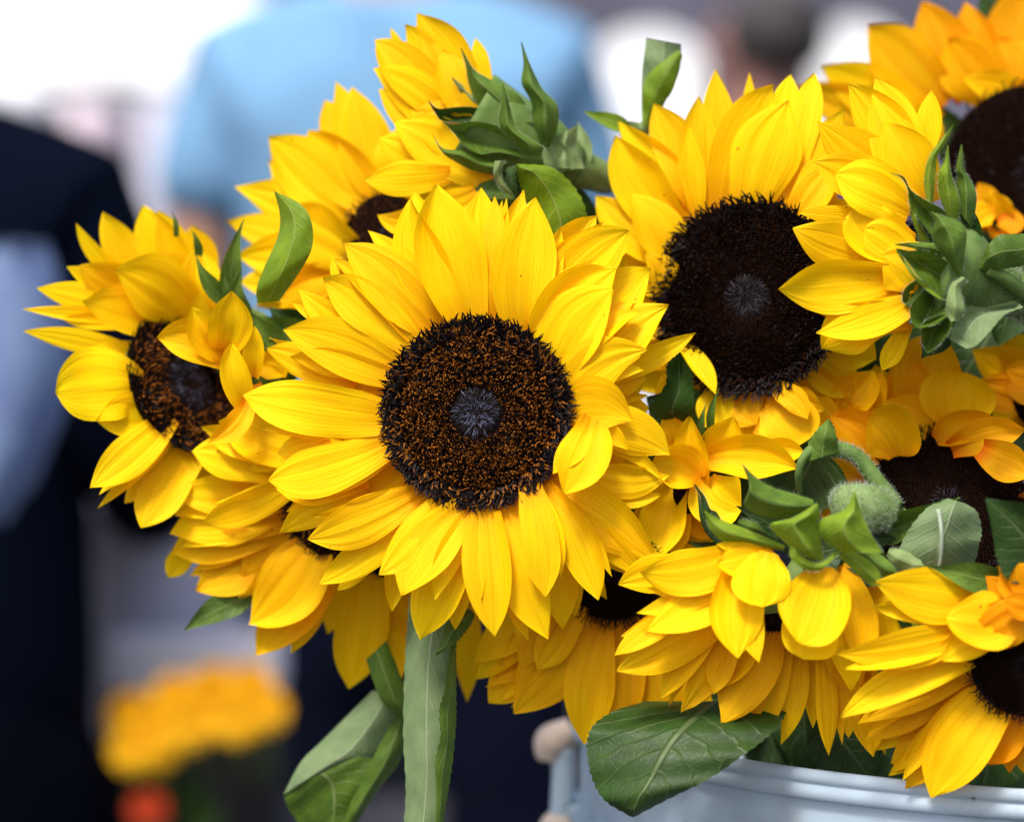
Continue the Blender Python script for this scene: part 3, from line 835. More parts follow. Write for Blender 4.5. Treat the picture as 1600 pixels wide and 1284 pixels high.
fW = flower('orange tinted sunflower cut by the right edge, level with the shadowed disc', 1640, 620, 44, (0, 0), '''
1620 650 1535 660 70 8 8 0 0 0 G
1630 660 1560 700 70 8 8 0 0 0 O
1620 600 1520 546 66 2 2 0 0 0 G
1625 570 1560 530 60 4 4 0 0 0 G
1620 620 1522 595 60 0 0 6 0 0 O
1630 590 1570 575 50 -4 -6 0 0 0 O
1640 610 1570 610 50 -4 -6 0 0 0 O
''', R=60, n=(0, 0, 1), N=200, mat=GOLD_SHADE, stem=[(1680, 800, 130), (1680, 1000, 170), (1660, 1250, 170)], dark=True)
sepals(fW, 44, '''
1540 680 1552 640 14 -10 -14
1600 700 1520 660 40 -4 -6 0 0 0 D
1640 690 1560 690 60 -4 -6 0 0 0 D
''')

fP = flower('sunflower bowed over the bucket showing bright green sepals above its hanging petals', 1225, 940, -18, (0, -.06), '''
1265 1010 1270 1137 30 22 24 4 0 0 G
1245 1015 1220 1163 38 20 22 8 0 0 G
1220 1005 1177 1153 66 20 22 0 0 0 G
1205 1040 1145 1144 46 18 20 0 0 0 G
1285 1010 1295 1181 36 18 18 4 0 0 G
1303 1005 1316 1163 34 18 18 0 0 0 G
1320 1000 1326 1152 60 16 18 0 0 0 G
1345 1030 1365 1182 60 16 18 0 0 0 G
1395 1080 1393 1168 14 16 18 0 0 0 G
1190 990 1127 1130 92 14 12 8 0 0 G
1150 960 1115 1084 46 12 10 0 0 0 G
1150 970 1064 1113 54 13 12 6 0 0 G
1140 940 1032 1091 50 11 10 -4 0 0 G
1250 1000 1240 1090 60 22 24 0 0 0 G
1300 990 1340 1080 60 14 14 0 0 0 G
1150 925 964 1048 82 8 4 12 0 0 G
1090 955 960 1024 40 6 0 -8
1075 895 966 913 60 6 6 -8
1370 930 1402 1042 50 6 6 0 0 0
1300 905 1330 1080 60 4 4 8
1150 895 1010 986 76 0 -6 8
1315 900 1345 1045 56 0 -2 14
1160 855 1000 893 76 -4 -8 20
1190 860 1120 880 60 -6 -10 10
1290 950 1256 1030 92 -2 -6 -4 0 0 R
1165 890 1153 1029 84 -4 -10 -8
1200 862 1192 948 88 -8 -14 -4 0 0 R
1283 885 1247 1004 104 -8 -16 8 0 0 R
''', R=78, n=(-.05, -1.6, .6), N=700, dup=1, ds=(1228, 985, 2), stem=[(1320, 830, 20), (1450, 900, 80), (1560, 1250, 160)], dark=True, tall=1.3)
sepals(fP, -18, '''
1265 850 1150 790 60 6 2 0 0 0 D
1240 830 1140 850 50 6 2 0 0 0 D
1330 860 1402 900 60 4 4 0 0 0 D
1300 850 1400 840 80 8 6 0 0 0 D
1250 870 1330 850 90 4 4 0 0 0 D
''')
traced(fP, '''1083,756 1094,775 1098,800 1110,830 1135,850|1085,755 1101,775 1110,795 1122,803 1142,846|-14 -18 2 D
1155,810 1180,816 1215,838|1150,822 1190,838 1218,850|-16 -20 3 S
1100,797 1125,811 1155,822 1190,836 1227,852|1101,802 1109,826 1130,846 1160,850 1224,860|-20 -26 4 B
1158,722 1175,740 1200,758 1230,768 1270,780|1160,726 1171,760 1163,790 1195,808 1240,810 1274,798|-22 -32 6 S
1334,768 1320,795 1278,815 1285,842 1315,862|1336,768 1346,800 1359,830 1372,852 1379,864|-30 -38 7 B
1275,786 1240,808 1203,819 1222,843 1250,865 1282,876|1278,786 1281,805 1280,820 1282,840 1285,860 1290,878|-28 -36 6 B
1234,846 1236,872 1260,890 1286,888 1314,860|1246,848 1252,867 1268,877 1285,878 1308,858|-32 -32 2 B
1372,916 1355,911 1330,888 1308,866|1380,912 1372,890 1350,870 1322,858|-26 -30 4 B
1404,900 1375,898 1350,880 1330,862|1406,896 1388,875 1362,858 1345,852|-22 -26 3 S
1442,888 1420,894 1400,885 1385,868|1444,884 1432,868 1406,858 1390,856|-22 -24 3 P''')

# hairy bud, arching leaf stalk and the big pale leaf hanging beside it
fb = thing('sunflower_bud', 'closed hairy green bud with arching leaf stalk above the bright green sepals', 'flower bud', pt(1560, 1250, 150))
tube('bud', fb, [pt(1298, 800, -16), pt(1318, 796, -16), pt(1350, 794, -14), pt(1385, 800, -10), pt(1402, 806, -8)], [.003, .0090, .0092, .0072, .002], STEMP, 18, 22)
hairs(fb, [pt(1300, 800, -16), pt(1318, 796, -16), pt(1350, 794, -14), pt(1385, 800, -10)], [.004, .0090, .0092, .0072], 3600, .0024)
tube('leaf_stalk', fb, [pt(1395, 795, -8), pt(1372, 755, -6), pt(1340, 714, -4), pt(1310, 702, -4), pt(1280, 700, -6), pt(1258, 712, -8), pt(1248, 740, -6), pt(1250, 770, 0)], [.0046, .0032, .0029, .0031, .0028, .0018, .0015, .001], STEM, 12, 60)
hairs(fb, [pt(1395, 795, -8), pt(1372, 755, -6), pt(1340, 714, -4), pt(1310, 702, -4), pt(1280, 700, -6)], [.0046, .0032, .0029, .0031, .0028], 1600, .0014)
strip('leaf', fb, [(1258, 722, -6), (1264, 690, -8), (1278, 670, -10), (1292, 656, -10)], [(1310, 706, -8), (1308, 690, -10), (1304, 668, -10), (1296, 655, -10)], SEP, bulge=4, teeth=1.2, nv=24)
tube('stem', fb, [pt(1400, 806, -8), pt(1460, 860, 20), pt(1540, 1000, 90), pt(1560, 1250, 150)], [.0045, .0045, .005, .005], STEM, 10, 30)
strip('leaf', fb, [(1368, 808, -14), (1400, 800, -16), (1440, 790, -18), (1470, 782, -18), (1500, 776, -16)], [(1370, 850, -12), (1400, 850, -12), (1430, 826, -14), (1460, 800, -16), (1500, 778, -16)], LEAF, bulge=-3, nv=26)
strip('leaf', fb, [(1480, 778, -16), (1450, 792, -20), (1425, 820, -22), (1408, 850, -22), (1405, 880, -20), (1420, 900, -18)], [(1508, 786, -14), (1527, 800, -14), (1534, 830, -14), (1530, 850, -14), (1522, 880, -12), (1500, 900, -10)], LEAFP, bulge=6, teeth=1.0, label='broad pale leaf underside with a white midrib')
tube('leaf_stalk', fb, [pt(1466, 796, -27), pt(1471, 830, -29), pt(1470, 870, -27), pt(1464, 900, -22)], [.0009, .0008, .0007, .0006], HAIR, 6, 14)

fU = flower('sunflower with orange centre petals leaning over the bucket rim at the lower right', 1600, 1040, -30, (.12, -.12), '''
1545 1120 1550 1196 70 14 14 0 0 0 O
1620 1110 1615 1220 80 14 14 0 0 0 O
1530 1060 1392 1193 60 16 14 6 0 0 G
1530 1050 1352 1157 54 14 10 -4 0 0 G
1470 1150 1388 1212 36 14 14 0 0 0
1545 1065 1415 1232 84 10 8 4 0 0 G
1570 1080 1455 1246 104 4 2 -8 0 0 G
1590 1090 1540 1190 90 8 8 0 0 0 O
1530 1040 1340 1130 60 10 4 -6 0 0 G
1535 1020 1312 1122 58 2 -8 -14
1520 1010 1400 1040 60 4 2 0 0 0 G
1430 1020 1410 1080 60 4 2 0 0 0 G
1505 985 1308 1021 62 -4 -12 12
1525 935 1367 909 86 0 -6 6
1600 950 1540 900 70 -2 -4 0 0 0 O
1590 965 1478 965 84 -6 -12 8 0 0 R
1560 985 1473 1032 54 -8 -12 -6
1610 960 1522 1016 72 -8 -12 -10 0 0 O
1615 930 1592 880 50 -6 -10 0 0 0 O
1625 950 1570 935 50 -10 -14 0 0 0 O
''', R=88, n=(-.35, -.25, 1), N=1300, dup=1, stem=[(1680, 1000, 60), (1690, 1120, 120), (1660, 1250, 150)], dark=True, tall=1.4)
sepals(fU, -30, '''
1560 910 1448 884 48 0 -2 0
1600 920 1500 900 70 2 2
1600 930 1560 890 70 0 0 0 0 0
1430 990 1390 920 30 16 16 0 0 0 D
1450 1000 1418 960 20 12 12 0 0 0 B
''')

# ------------------------------------------------------------ loose greenery of the bouquet
g = thing('leafy_stem', 'leafy stem without a bloom hanging below the large middle bloom, one leaf folded lengthwise', 'leaves', pt(1480, 1250, 150))
tube('stem', g, [pt(690, 930, 45), pt(800, 930, 70), pt(1100, 1050, 140), pt(1480, 1250, 150)], [.003, .004, .005, .005], STEM, 10, 30)
strip('leaf', g, [(640, 930, 26), (636, 980, 24), (632, 1050, 22), (630, 1150, 20), (634, 1230, 20), (630, 1300, 20)], [(735, 930, 22), (716, 990, 18), (706, 1050, 17), (703, 1120, 16), (700, 1200, 15), (690, 1300, 15)], LEAFP, bulge=4, teeth=.8, nv=44, wav=.6, label='long pale leaf hanging straight down')
strip('leaf', g, [(706, 1000, 16), (700, 1040, 8), (694, 1080, 6), (686, 1110, 6), (688, 1150, 6), (680, 1190, 6), (682, 1230, 8), (680, 1300, 8)], [(713, 1000, 18), (713, 1050, 16), (713, 1100, 16), (712, 1140, 14), (706, 1200, 12), (698, 1250, 12), (690, 1300, 12)], LEAF, bulge=2, teeth=.9, nv=60, wav=.5, label='folded edge of the hanging leaf, bright green')
strip('leaf', g, [(735, 950, 14), (712, 958, 12), (696, 975, 10), (690, 1000, 8), (680, 1022, 6)], [(742, 962, 14), (734, 978, 12), (720, 996, 10), (704, 1010, 8), (682, 1023, 6)], LEAF, bulge=3, teeth=.8)
strip('leaf', g, [(572, 1030, 46), (584, 1066, 44), (600, 1100, 42), (628, 1116, 42)], [(604, 1000, 46), (624, 1050, 44), (634, 1085, 42), (640, 1108, 42)], LEAF, bulge=4, nv=20)
strip('leaf', g, [(582, 1078, 60), (540, 1120, 60), (500, 1160, 60), (470, 1190, 60), (443, 1240, 60)], [(632, 1085, 54), (620, 1140, 54), (590, 1185, 56), (545, 1205, 58), (447, 1238, 60)], LEAFP, bulge=8, nv=30, label='pale back of the drooping leaf')
strip('leaf', g, [(443, 1236, 60), (450, 1262, 62), (470, 1290, 64), (490, 1310, 66)], [(560, 1180, 50), (588, 1190, 50), (575, 1240, 52), (540, 1300, 54)], LEAF, bulge=6, nv=30)
strip('leaf', g, [(630, 1100, 54), (600, 1150, 50), (575, 1200, 48), (545, 1260, 50), (535, 1300, 52)], [(636, 1110, 52), (632, 1160, 50), (622, 1195, 50), (590, 1235, 52), (550, 1300, 54)], LEAF, bulge=4, nv=30)
leaf(g, 'leaf', 395, 930, 288, 985, 46, 50, 50, LEAF, bow=-6, teeth=0)
tube('leaf_stalk', g, [pt(620, 1110, 44), pt(640, 1060, 50), pt(680, 980, 50), pt(700, 930, 48)], [.0016, .0018, .002, .002], STEM, 8, 20)

g2 = thing('leafy_stem', 'pale young leaves poking up beside the white blob of light above the bouquet', 'leaves', pt(1560, 1250, 190))
strip('leaf', g2, [(1003, 205, 62), (1002, 160, 62), (1003, 110, 60), (1010, 60, 60)], [(1015, 205, 64), (1045, 150, 62), (1062, 110, 60), (1064, 70, 60)], LEAFP, bulge=4)
strip('leaf', g2, [(1005, 195, 57), (1003, 160, 56), (1012, 118, 54), (1060, 78, 52)], [(1012, 200, 57), (1032, 168, 56), (1052, 140, 54), (1066, 88, 52)], LEAFB, bulge=3)
leaf(g2, 'leaf', 985, 200, 911, 174, 26, 62, 62, SEPB, teeth=0)
leaf(g2, 'leaf', 1010, 215, 960, 190, 30, 64, 64, SEPP, teeth=0)
tube('stem', g2, [pt(1005, 195, 62), pt(1020, 260, 80), pt(1150, 500, 160), pt(1560, 1250, 190)], [.0022, .003, .0045, .005], STEMP, 8, 30)

g3 = thing('leafy_stem', 'broad dark green leaf with pale veins drooping over the bucket rim', 'leaves', pt(1450, 1250, 150))
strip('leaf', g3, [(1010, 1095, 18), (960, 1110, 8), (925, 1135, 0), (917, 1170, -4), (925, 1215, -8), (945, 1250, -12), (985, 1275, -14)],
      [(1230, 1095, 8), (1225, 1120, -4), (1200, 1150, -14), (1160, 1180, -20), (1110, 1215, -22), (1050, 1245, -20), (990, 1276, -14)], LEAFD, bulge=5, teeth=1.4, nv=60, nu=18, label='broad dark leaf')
tube('leaf_vein', g3, [pt(1005, 1120, 4), pt(1020, 1150, -8), pt(1045, 1186, -15), pt(1066, 1206, -19), pt(1080, 1214, -21)], [.0010, .0009, .0008, .0006], STEMP, 6, 20)
tube('leaf_vein', g3, [pt(984, 1145, -2), pt(986, 1190, -11), pt(992, 1230, -15), pt(996, 1262, -16)], [.0006, .0005, .0005, .0003], STEMP, 6, 16)
tube('stem', g3, [pt(1150, 1090, 30), pt(1280, 1130, 110), pt(1450, 1250, 150)], [.003, .004, .005], STEM, 8, 20)
g4 = thing('leafy_stem', 'dark leaves in the bucket, and others added to darken gaps between the blooms', 'leaves', pt(1400, 1250, 120))  # many of these leaves are added, only to darken bright gaps
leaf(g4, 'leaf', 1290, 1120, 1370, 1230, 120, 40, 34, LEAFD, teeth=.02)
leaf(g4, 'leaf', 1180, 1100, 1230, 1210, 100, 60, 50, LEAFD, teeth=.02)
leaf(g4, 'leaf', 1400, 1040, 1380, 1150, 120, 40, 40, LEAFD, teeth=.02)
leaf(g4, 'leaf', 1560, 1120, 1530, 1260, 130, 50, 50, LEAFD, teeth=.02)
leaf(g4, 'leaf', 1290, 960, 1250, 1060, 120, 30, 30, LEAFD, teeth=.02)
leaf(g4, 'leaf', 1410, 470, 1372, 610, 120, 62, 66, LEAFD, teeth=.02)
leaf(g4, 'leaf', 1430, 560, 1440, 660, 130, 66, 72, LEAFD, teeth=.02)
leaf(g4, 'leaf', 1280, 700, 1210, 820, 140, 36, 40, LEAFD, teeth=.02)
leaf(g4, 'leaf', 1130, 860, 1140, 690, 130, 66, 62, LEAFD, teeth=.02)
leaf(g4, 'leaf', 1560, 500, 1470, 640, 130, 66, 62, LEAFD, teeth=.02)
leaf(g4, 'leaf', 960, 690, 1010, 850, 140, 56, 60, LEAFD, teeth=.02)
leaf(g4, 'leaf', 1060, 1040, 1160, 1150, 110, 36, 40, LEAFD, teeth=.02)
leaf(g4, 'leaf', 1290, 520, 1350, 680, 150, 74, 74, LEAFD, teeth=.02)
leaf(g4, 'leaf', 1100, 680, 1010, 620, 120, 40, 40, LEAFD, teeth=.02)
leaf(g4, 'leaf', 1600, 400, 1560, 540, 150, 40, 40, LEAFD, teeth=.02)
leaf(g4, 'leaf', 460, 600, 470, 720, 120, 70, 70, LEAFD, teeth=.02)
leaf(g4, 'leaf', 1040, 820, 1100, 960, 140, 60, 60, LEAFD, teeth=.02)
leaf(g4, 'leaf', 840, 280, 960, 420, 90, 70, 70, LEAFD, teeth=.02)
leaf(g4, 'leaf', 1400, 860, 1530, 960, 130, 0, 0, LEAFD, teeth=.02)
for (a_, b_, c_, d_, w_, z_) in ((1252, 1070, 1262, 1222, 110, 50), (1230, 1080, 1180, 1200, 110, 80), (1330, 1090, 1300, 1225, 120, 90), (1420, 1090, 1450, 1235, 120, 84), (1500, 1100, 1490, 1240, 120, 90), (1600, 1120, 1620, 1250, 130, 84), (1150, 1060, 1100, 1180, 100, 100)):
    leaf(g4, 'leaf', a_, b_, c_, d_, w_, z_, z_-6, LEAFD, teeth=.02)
for i in range(9):
    x0 = 1180+i*55
    tube('stem', g4, [pt(x0+rng.uniform(-40, 60), 1000, 120+rng.uniform(-20, 40)), pt(x0, 1180, 110), pt(x0*.5+700, 1450, 120)], [.005, .005, .005], STEM, 8, 14)

# ------------------------------------------------------------ the bucket
bm_ = simple('bucket_plastic', (.43, .53, .62), .85, (.38, .48, .57), 12, .05, .0003)
_nt = bm_.node_tree; _N, _L = _nt.nodes, _nt.links; _P = _N['Principled BSDF']; _src = _P.inputs['Base Color'].links[0].from_socket
_tc = _N.new('ShaderNodeTexCoord'); _vo = _N.new('ShaderNodeTexVoronoi'); _vo.inputs['Scale'].default_value = 70; _L.new(_tc.outputs['Object'], _vo.inputs['Vector'])
_sp = ramp(_N, _L, _vo.outputs['Distance'], [(.05, (.25, .22, .2)), (.11, (1, 1, 1))])
_nz = _N.new('ShaderNodeTexNoise'); _nz.inputs['Scale'].default_value = 45; _nz.inputs['Detail'].default_value = 8; _L.new(_tc.outputs['Object'], _nz.inputs['Vector'])
_sc = ramp(_N, _L, _nz.outputs[0], [(.34, (.84, .83, .80)), (.46, (1, 1, 1))])
_n2 = _N.new('ShaderNodeTexNoise'); _n2.inputs['Scale'].default_value = 28; _L.new(_tc.outputs['Object'], _n2.inputs['Vector'])
_c = mixc(_N, _L, 1.0, _src, _sc, 'MULTIPLY'); _c = mixc(_N, _L, ramp(_N, _L, _n2.outputs[0], [(.5, (0, 0, 0)), (.62, (1, 1, 1))]), _c, mixc(_N, _L, 1.0, _c, _sp, 'MULTIPLY')); _L.new(_c, _P.inputs['Base Color'])
bucket_cx, bucket_cy, bucket_r, hz = .198, .155, .170, H-.141
def bucket():
    tilt = math.radians(3.0)
    rt = thing('bucket', 'pale blue white plastic bucket holding the sunflowers, rim across the lower right', 'bucket', (bucket_cx, bucket_cy, hz-.30))
    M = Matrix.Rotation(tilt, 3, 'Y')
    def lathe(name, prof, mat):
        n = 96; V = []
        for (r, z) in prof:
            for k in range(n):
                th = 2*math.pi*k/n; v = M @ Vector((r*math.cos(th), r*math.sin(th), z)); V.append(v+Vector((bucket_cx, bucket_cy, hz)))
        F = [(i*n+k, i*n+(k+1) % n, (i+1)*n+(k+1) % n, (i+1)*n+k) for i in range(len(prof)-1) for k in range(n)]
        return mesh(name, V, F, mat, rt), M
    R = bucket_r
    lathe('wall', [(R-.0008, -.0045), (R-.002, -.012), (R-.004, -.05), (R-.028, -.298), (R-.03, -.30), (0, -.30), (0, -.297), (R-.031, -.297), (R-.007, -.05), (R-.0045, -.005), (R-.0008, -.0045)], bm_)
    lathe('rim', [(R-.005, -.003), (R-.0035, 0), (R-.0015, .0012), (R+.0012, .0010), (R+.0018, -.0010), (R+.0018, -.0032), (R+.0009, -.0037),
                  (R+.0009, -.0048), (R+.0016, -.0053), (R+.0016, -.0095), (R+.0004, -.0100), (R-.0006, -.0105), (R-.005, -.004)], bm_)
    lathe('band', [(R-.004, -.040), (R+.0012, -.041), (R+.0018, -.0425), (R+.0018, -.0445), (R-.004, -.0465)], bm_)
    water = simple('water_dark', (.02, .03, .02), .1)
    # handle ear: cream lug with a vertical strap at the left end of the rim
    ear = simple('bucket_ear', (.72, .58, .48), .5, (.66, .52, .42), 60)
    le = mesh('handle_ear', *tube_geo([M @ Vector((-R-.001, 0, -.008))+Vector((bucket_cx, bucket_cy, hz)), M @ Vector((-R-.010, 0, -.014))+Vector((bucket_cx, bucket_cy, hz)), M @ Vector((-R-.011, 0, -.022))+Vector((bucket_cx, bucket_cy, hz))], [.006, .0082, .005], 16, 14), ear, rt)
    mesh('handle_ear', *tube_geo([M @ Vector((-R+.002, 0, -.048))+Vector((bucket_cx, bucket_cy, hz)), M @ Vector((-R-.006, 0, -.052))+Vector((bucket_cx, bucket_cy, hz)), M @ Vector((-R-.007, 0, -.066))+Vector((bucket_cx, bucket_cy, hz))], [.006, .008, .006], 16, 14), ear, rt)
    mesh('strap', *tube_geo([M @ Vector((-R-.005, 0, -.016))+Vector((bucket_cx, bucket_cy, hz)), M @ Vector((-R-.004, 0, -.03))+Vector((bucket_cx, bucket_cy, hz)), M @ Vector((-R-.004, 0, -.055))+Vector((bucket_cx, bucket_cy, hz))], [.0055, .0052, .0055], 12, 12), bm_, rt)
bucket()
disc(fR, 1440, 415, 20, 92, (-.85, .1, -.5), 500, dark=True)
disc(fB, 748, 195, 72, 70, (-.7, .35, -.65), 400, dark=True)

# ------------------------------------------------------------ the market behind
def box_geo(c, s, bev=0.0, rz=0.):
    x, y, z = (q/2 for q in s); b = bev
    if b <= 0:
        V = [(i*x, j*y, k*z) for i in (-1, 1) for j in (-1, 1) for k in (-1, 1)]
        F = [(0, 1, 3, 2), (4, 6, 7, 5), (0, 4, 5, 1), (2, 3, 7, 6), (0, 2, 6, 4), (1, 5, 7, 3)]
    else:
        V = []; F = []
        ring = [(-x+b, -y), (x-b, -y), (x, -y+b), (x, y-b), (x-b, y), (-x+b, y), (-x, y-b), (-x, -y+b)]
        for (zz, sc) in ((-z, b), (-z+b, 0), (z-b, 0), (z, b)):
            for (px, py) in ring: V.append((px*(1-sc/x), py*(1-sc/y), zz))
        for i in range(3):
            for k in range(8): F.append((i*8+k, i*8+(k+1) % 8, (i+1)*8+(k+1) % 8, (i+1)*8+k))
        F += [tuple(range(8))[::-1], tuple(range(24, 32))]
    r = Matrix.Rotation(rz, 3, 'Z')
    return [tuple(r @ Vector(v)+Vector(c)) for v in V], F

PAVE = simple('paving', (.09, .088, .09), .8, (.06, .06, .062), 6, .3, .002)
V = []; F = []; nn_ = 40
for i in range(nn_+1):
    for j in range(nn_+1):
        V.append((-120+240*i/nn_, -6+246*j/nn_, 0))
F = [(i*(nn_+1)+j, (i+1)*(nn_+1)+j, (i+1)*(nn_+1)+j+1, i*(nn_+1)+j+1) for i in range(nn_) for j in range(nn_)]
gr = mesh('ground', V, F, PAVE, smooth=False); gr['kind'] = 'structure'

# shop building far behind: a wall with window openings
WALL = simple('render_wall', (.07, .07, .10), .8, (.12, .115, .16), 1.2)
GLS = simple('window_glass', (.10, .12, .16), .15, (.07, .08, .11), 2, .6)
FRM = simple('window_frame', (.55, .56, .6), .5)
bl = thing('shop_building', 'grey lavender building blurred far behind the heads of the shoppers', 'building', (0, 16, 0))
xs = [-14, -9.4, -7.4, -4.4, -2.4, .6, 2.6, 5.6, 7.6, 14]
def wallpiece(x0, x1, z0, z1): mesh('wall', *box_geo(((x0+x1)/2, 16.2, (z0+z1)/2), (x1-x0, .4, z1-z0)), WALL, bl, smooth=False)
wallpiece(-14, 14, 0, .9); wallpiece(-14, 14, 2.8, 4.2); wallpiece(-14, 14, 5.8, 8)
for a_ in range(0, len(xs), 2):
    for (z0, z1) in ((.9, 2.8), (4.2, 5.8)): wallpiece(xs[a_], xs[a_+1], z0, z1)
for a_ in range(1, len(xs)-1, 2):
    for (z0, z1) in ((.9, 2.8), (4.2, 5.8)):
        x0, x1 = xs[a_], xs[a_+1]
        Vw, Fw = [], []
        for (c, s) in ((((x0+x1)/2, 16.1, z0+.04), (x1-x0, .12, .08)), (((x0+x1)/2, 16.1, z1-.04), (x1-x0, .12, .08)), ((x0+.04, 16.1, (z0+z1)/2), (.08, .12, z1-z0-.16)), ((x1-.04, 16.1, (z0+z1)/2), (.08, .12, z1-z0-.16)), (((x0+x1)/2, 16.1, (z0+z1)/2), (.06, .10, z1-z0-.16))):
            v, f = box_geo(c, s); Fw += [tuple(q+len(Vw) for q in ff) for ff in f]; Vw += v
        wf = mesh('window', Vw, Fw, FRM, bl, smooth=False)
        mesh('pane', *box_geo(((x0+x1)/2, 16.14, (z0+z1)/2), (x1-x0-.16, .02, z1-z0-.16)), GLS, wf, smooth=False)

# white market tents: pitched fabric roof on four legs, with a valance
CLOTH = simple('tent_cloth', (.86, .87, .88), .7, (.84, .85, .87), 3, .2)
POLE = simple('tent_pole', (.5, .5, .52), .4, spec=.5)
def tent(label, cx, cy, hw, hd, zeave, ztop, val=.25):
    t = thing('market_tent', label, 'tent', (cx, cy, 0), 'white tents of the market')
    n = 10; V = []; F = []
    for i in range(n+1):
        for j in range(n+1):
            u, v = i/n*2-1, j/n*2-1; m = max(abs(u), abs(v)); V.append((cx+u*hw, cy+v*hd, zeave+(ztop-zeave)*(1-m)**1.15))
    F = [(i*(n+1)+j, (i+1)*(n+1)+j, (i+1)*(n+1)+j+1, i*(n+1)+j+1) for i in range(n) for j in range(n)]
    mesh('roof', V, F, CLOTH, t, smooth=False)
    for (ax, sx) in (('x', -1), ('x', 1), ('y', -1), ('y', 1)):
        V = []; k = 24
        for i in range(k+1):
            u = i/k*2-1; w_ = .02*math.sin(i*2.1)
            p = (cx+sx*(hw+.004+w_*.3), cy+u*hd) if ax == 'x' else (cx+u*hw, cy+sx*(hd+.004+w_*.3))
            V += [(*p, zeave-.002), (*p, zeave-val-.03*abs(math.sin(i*.8)))]
        mesh('valance', V, [(2*i, 2*i+1, 2*i+3, 2*i+2) for i in range(k)], CLOTH, t, smooth=False)
    for sx in (-1, 1):
        for sy in (-1, 1): tube('leg', t, [(cx+sx*(hw-.05), cy+sy*(hd-.05), 0), (cx+sx*(hw-.05), cy+sy*(hd-.05), zeave)], [.022, .022], POLE, 10, 3)
    return t
tent('white tent roof glowing at the upper left corner', -1.74, 5.2, 1.42, 1.2, 1.86, 2.75, .10)
def light_blob(label, px, wpx, topy, d=9.0):  # added white shapes stand in for distant blobs of blurred light
    k = S*(D+d)/D; x = (px-800)*k; w = wpx*k; zt = H-(topy-642)*k; t = thing('light_blob', label, 'light_blob', (x, d, 0), 'white shapes for distant blobs of light')
    V = []; n = 14; pr = [(-w/2, 1.1), (w/2, 1.1), (w/2, zt-w*.3)]+[(w/2*math.cos(q), zt-w*.3+w*.3*math.sin(q)) for q in [math.pi*i/n for i in range(1, n)]]+[(-w/2, zt-w*.3)]
    m = len(pr); V = [(x+a, d-.012, b) for a, b in pr]+[(x+a, d+.012, b) for a, b in pr]
    mesh('cloth', V, [tuple(range(m)), tuple(range(m, 2*m))[::-1]]+[(i, (i+1) % m, (i+1) % m+m, i+m)[::-1] for i in range(m)], CLOTH, t, smooth=False)
    tube('pole', t, [(x-w/2-.02, d, 0), (x-w/2-.02, d, zt-.1)], [.015, .012], POLE, 8, 4)
light_blob('added white shape for the blob of light between the blue shirt and the dark haired head', 1012, 165, 50)
light_blob('added white shape for the blob of light right of the dark haired head', 1335, 120, 40)

# pale fabrics for sale under the left tent
RACK = [('clothes_rack', 'row of pale lavender and grey garments under the left tent')]
cr = thing('clothes_rack', RACK[0][1], 'clothes rack', (-1.6, 3.8, 0))
tube('rail', cr, [(-2.6, 3.8, 1.69), (-.60, 3.8, 1.69)], [.015, .015], POLE, 8, 3)
for sx in (-2.6, -.60): tube('post', cr, [(sx, 3.8, 0), (sx, 3.8, 1.69)], [.016, .016], POLE, 8, 3)
gc = [(.55, .56, .62), (.50, .50, .60), (.48, .38, .58), (.72, .74, .82), (.64, .62, .76), (.74, .80, .90), (.58, .48, .54), (.68, .72, .82)]
for i in range(14):
    x = -2.52+i*.142; m = simple('garment_%s' % 'abcdefghijklmn'[i], gc[(i*3+2) % 8], .9)
    V = []; nz_ = 10; nx_ = 6
    for k in range(nz_+1):
        for j in range(2*nx_):
            th = 2*math.pi*j/(2*nx_); hw_ = .22*(.55+.45*min(1, k/2.5)); V.append((x+.045*math.cos(th)*(1+.3*math.sin(k+j)), 3.8+hw_*math.sin(th), 1.67-k*.11))
    F = [(k*12+j, k*12+(j+1) % 12, (k+1)*12+(j+1) % 12, (k+1)*12+j) for k in range(nz_) for j in range(12)]+[tuple(range(12))[::-1]]
    mesh('garment', V, F, m, cr)

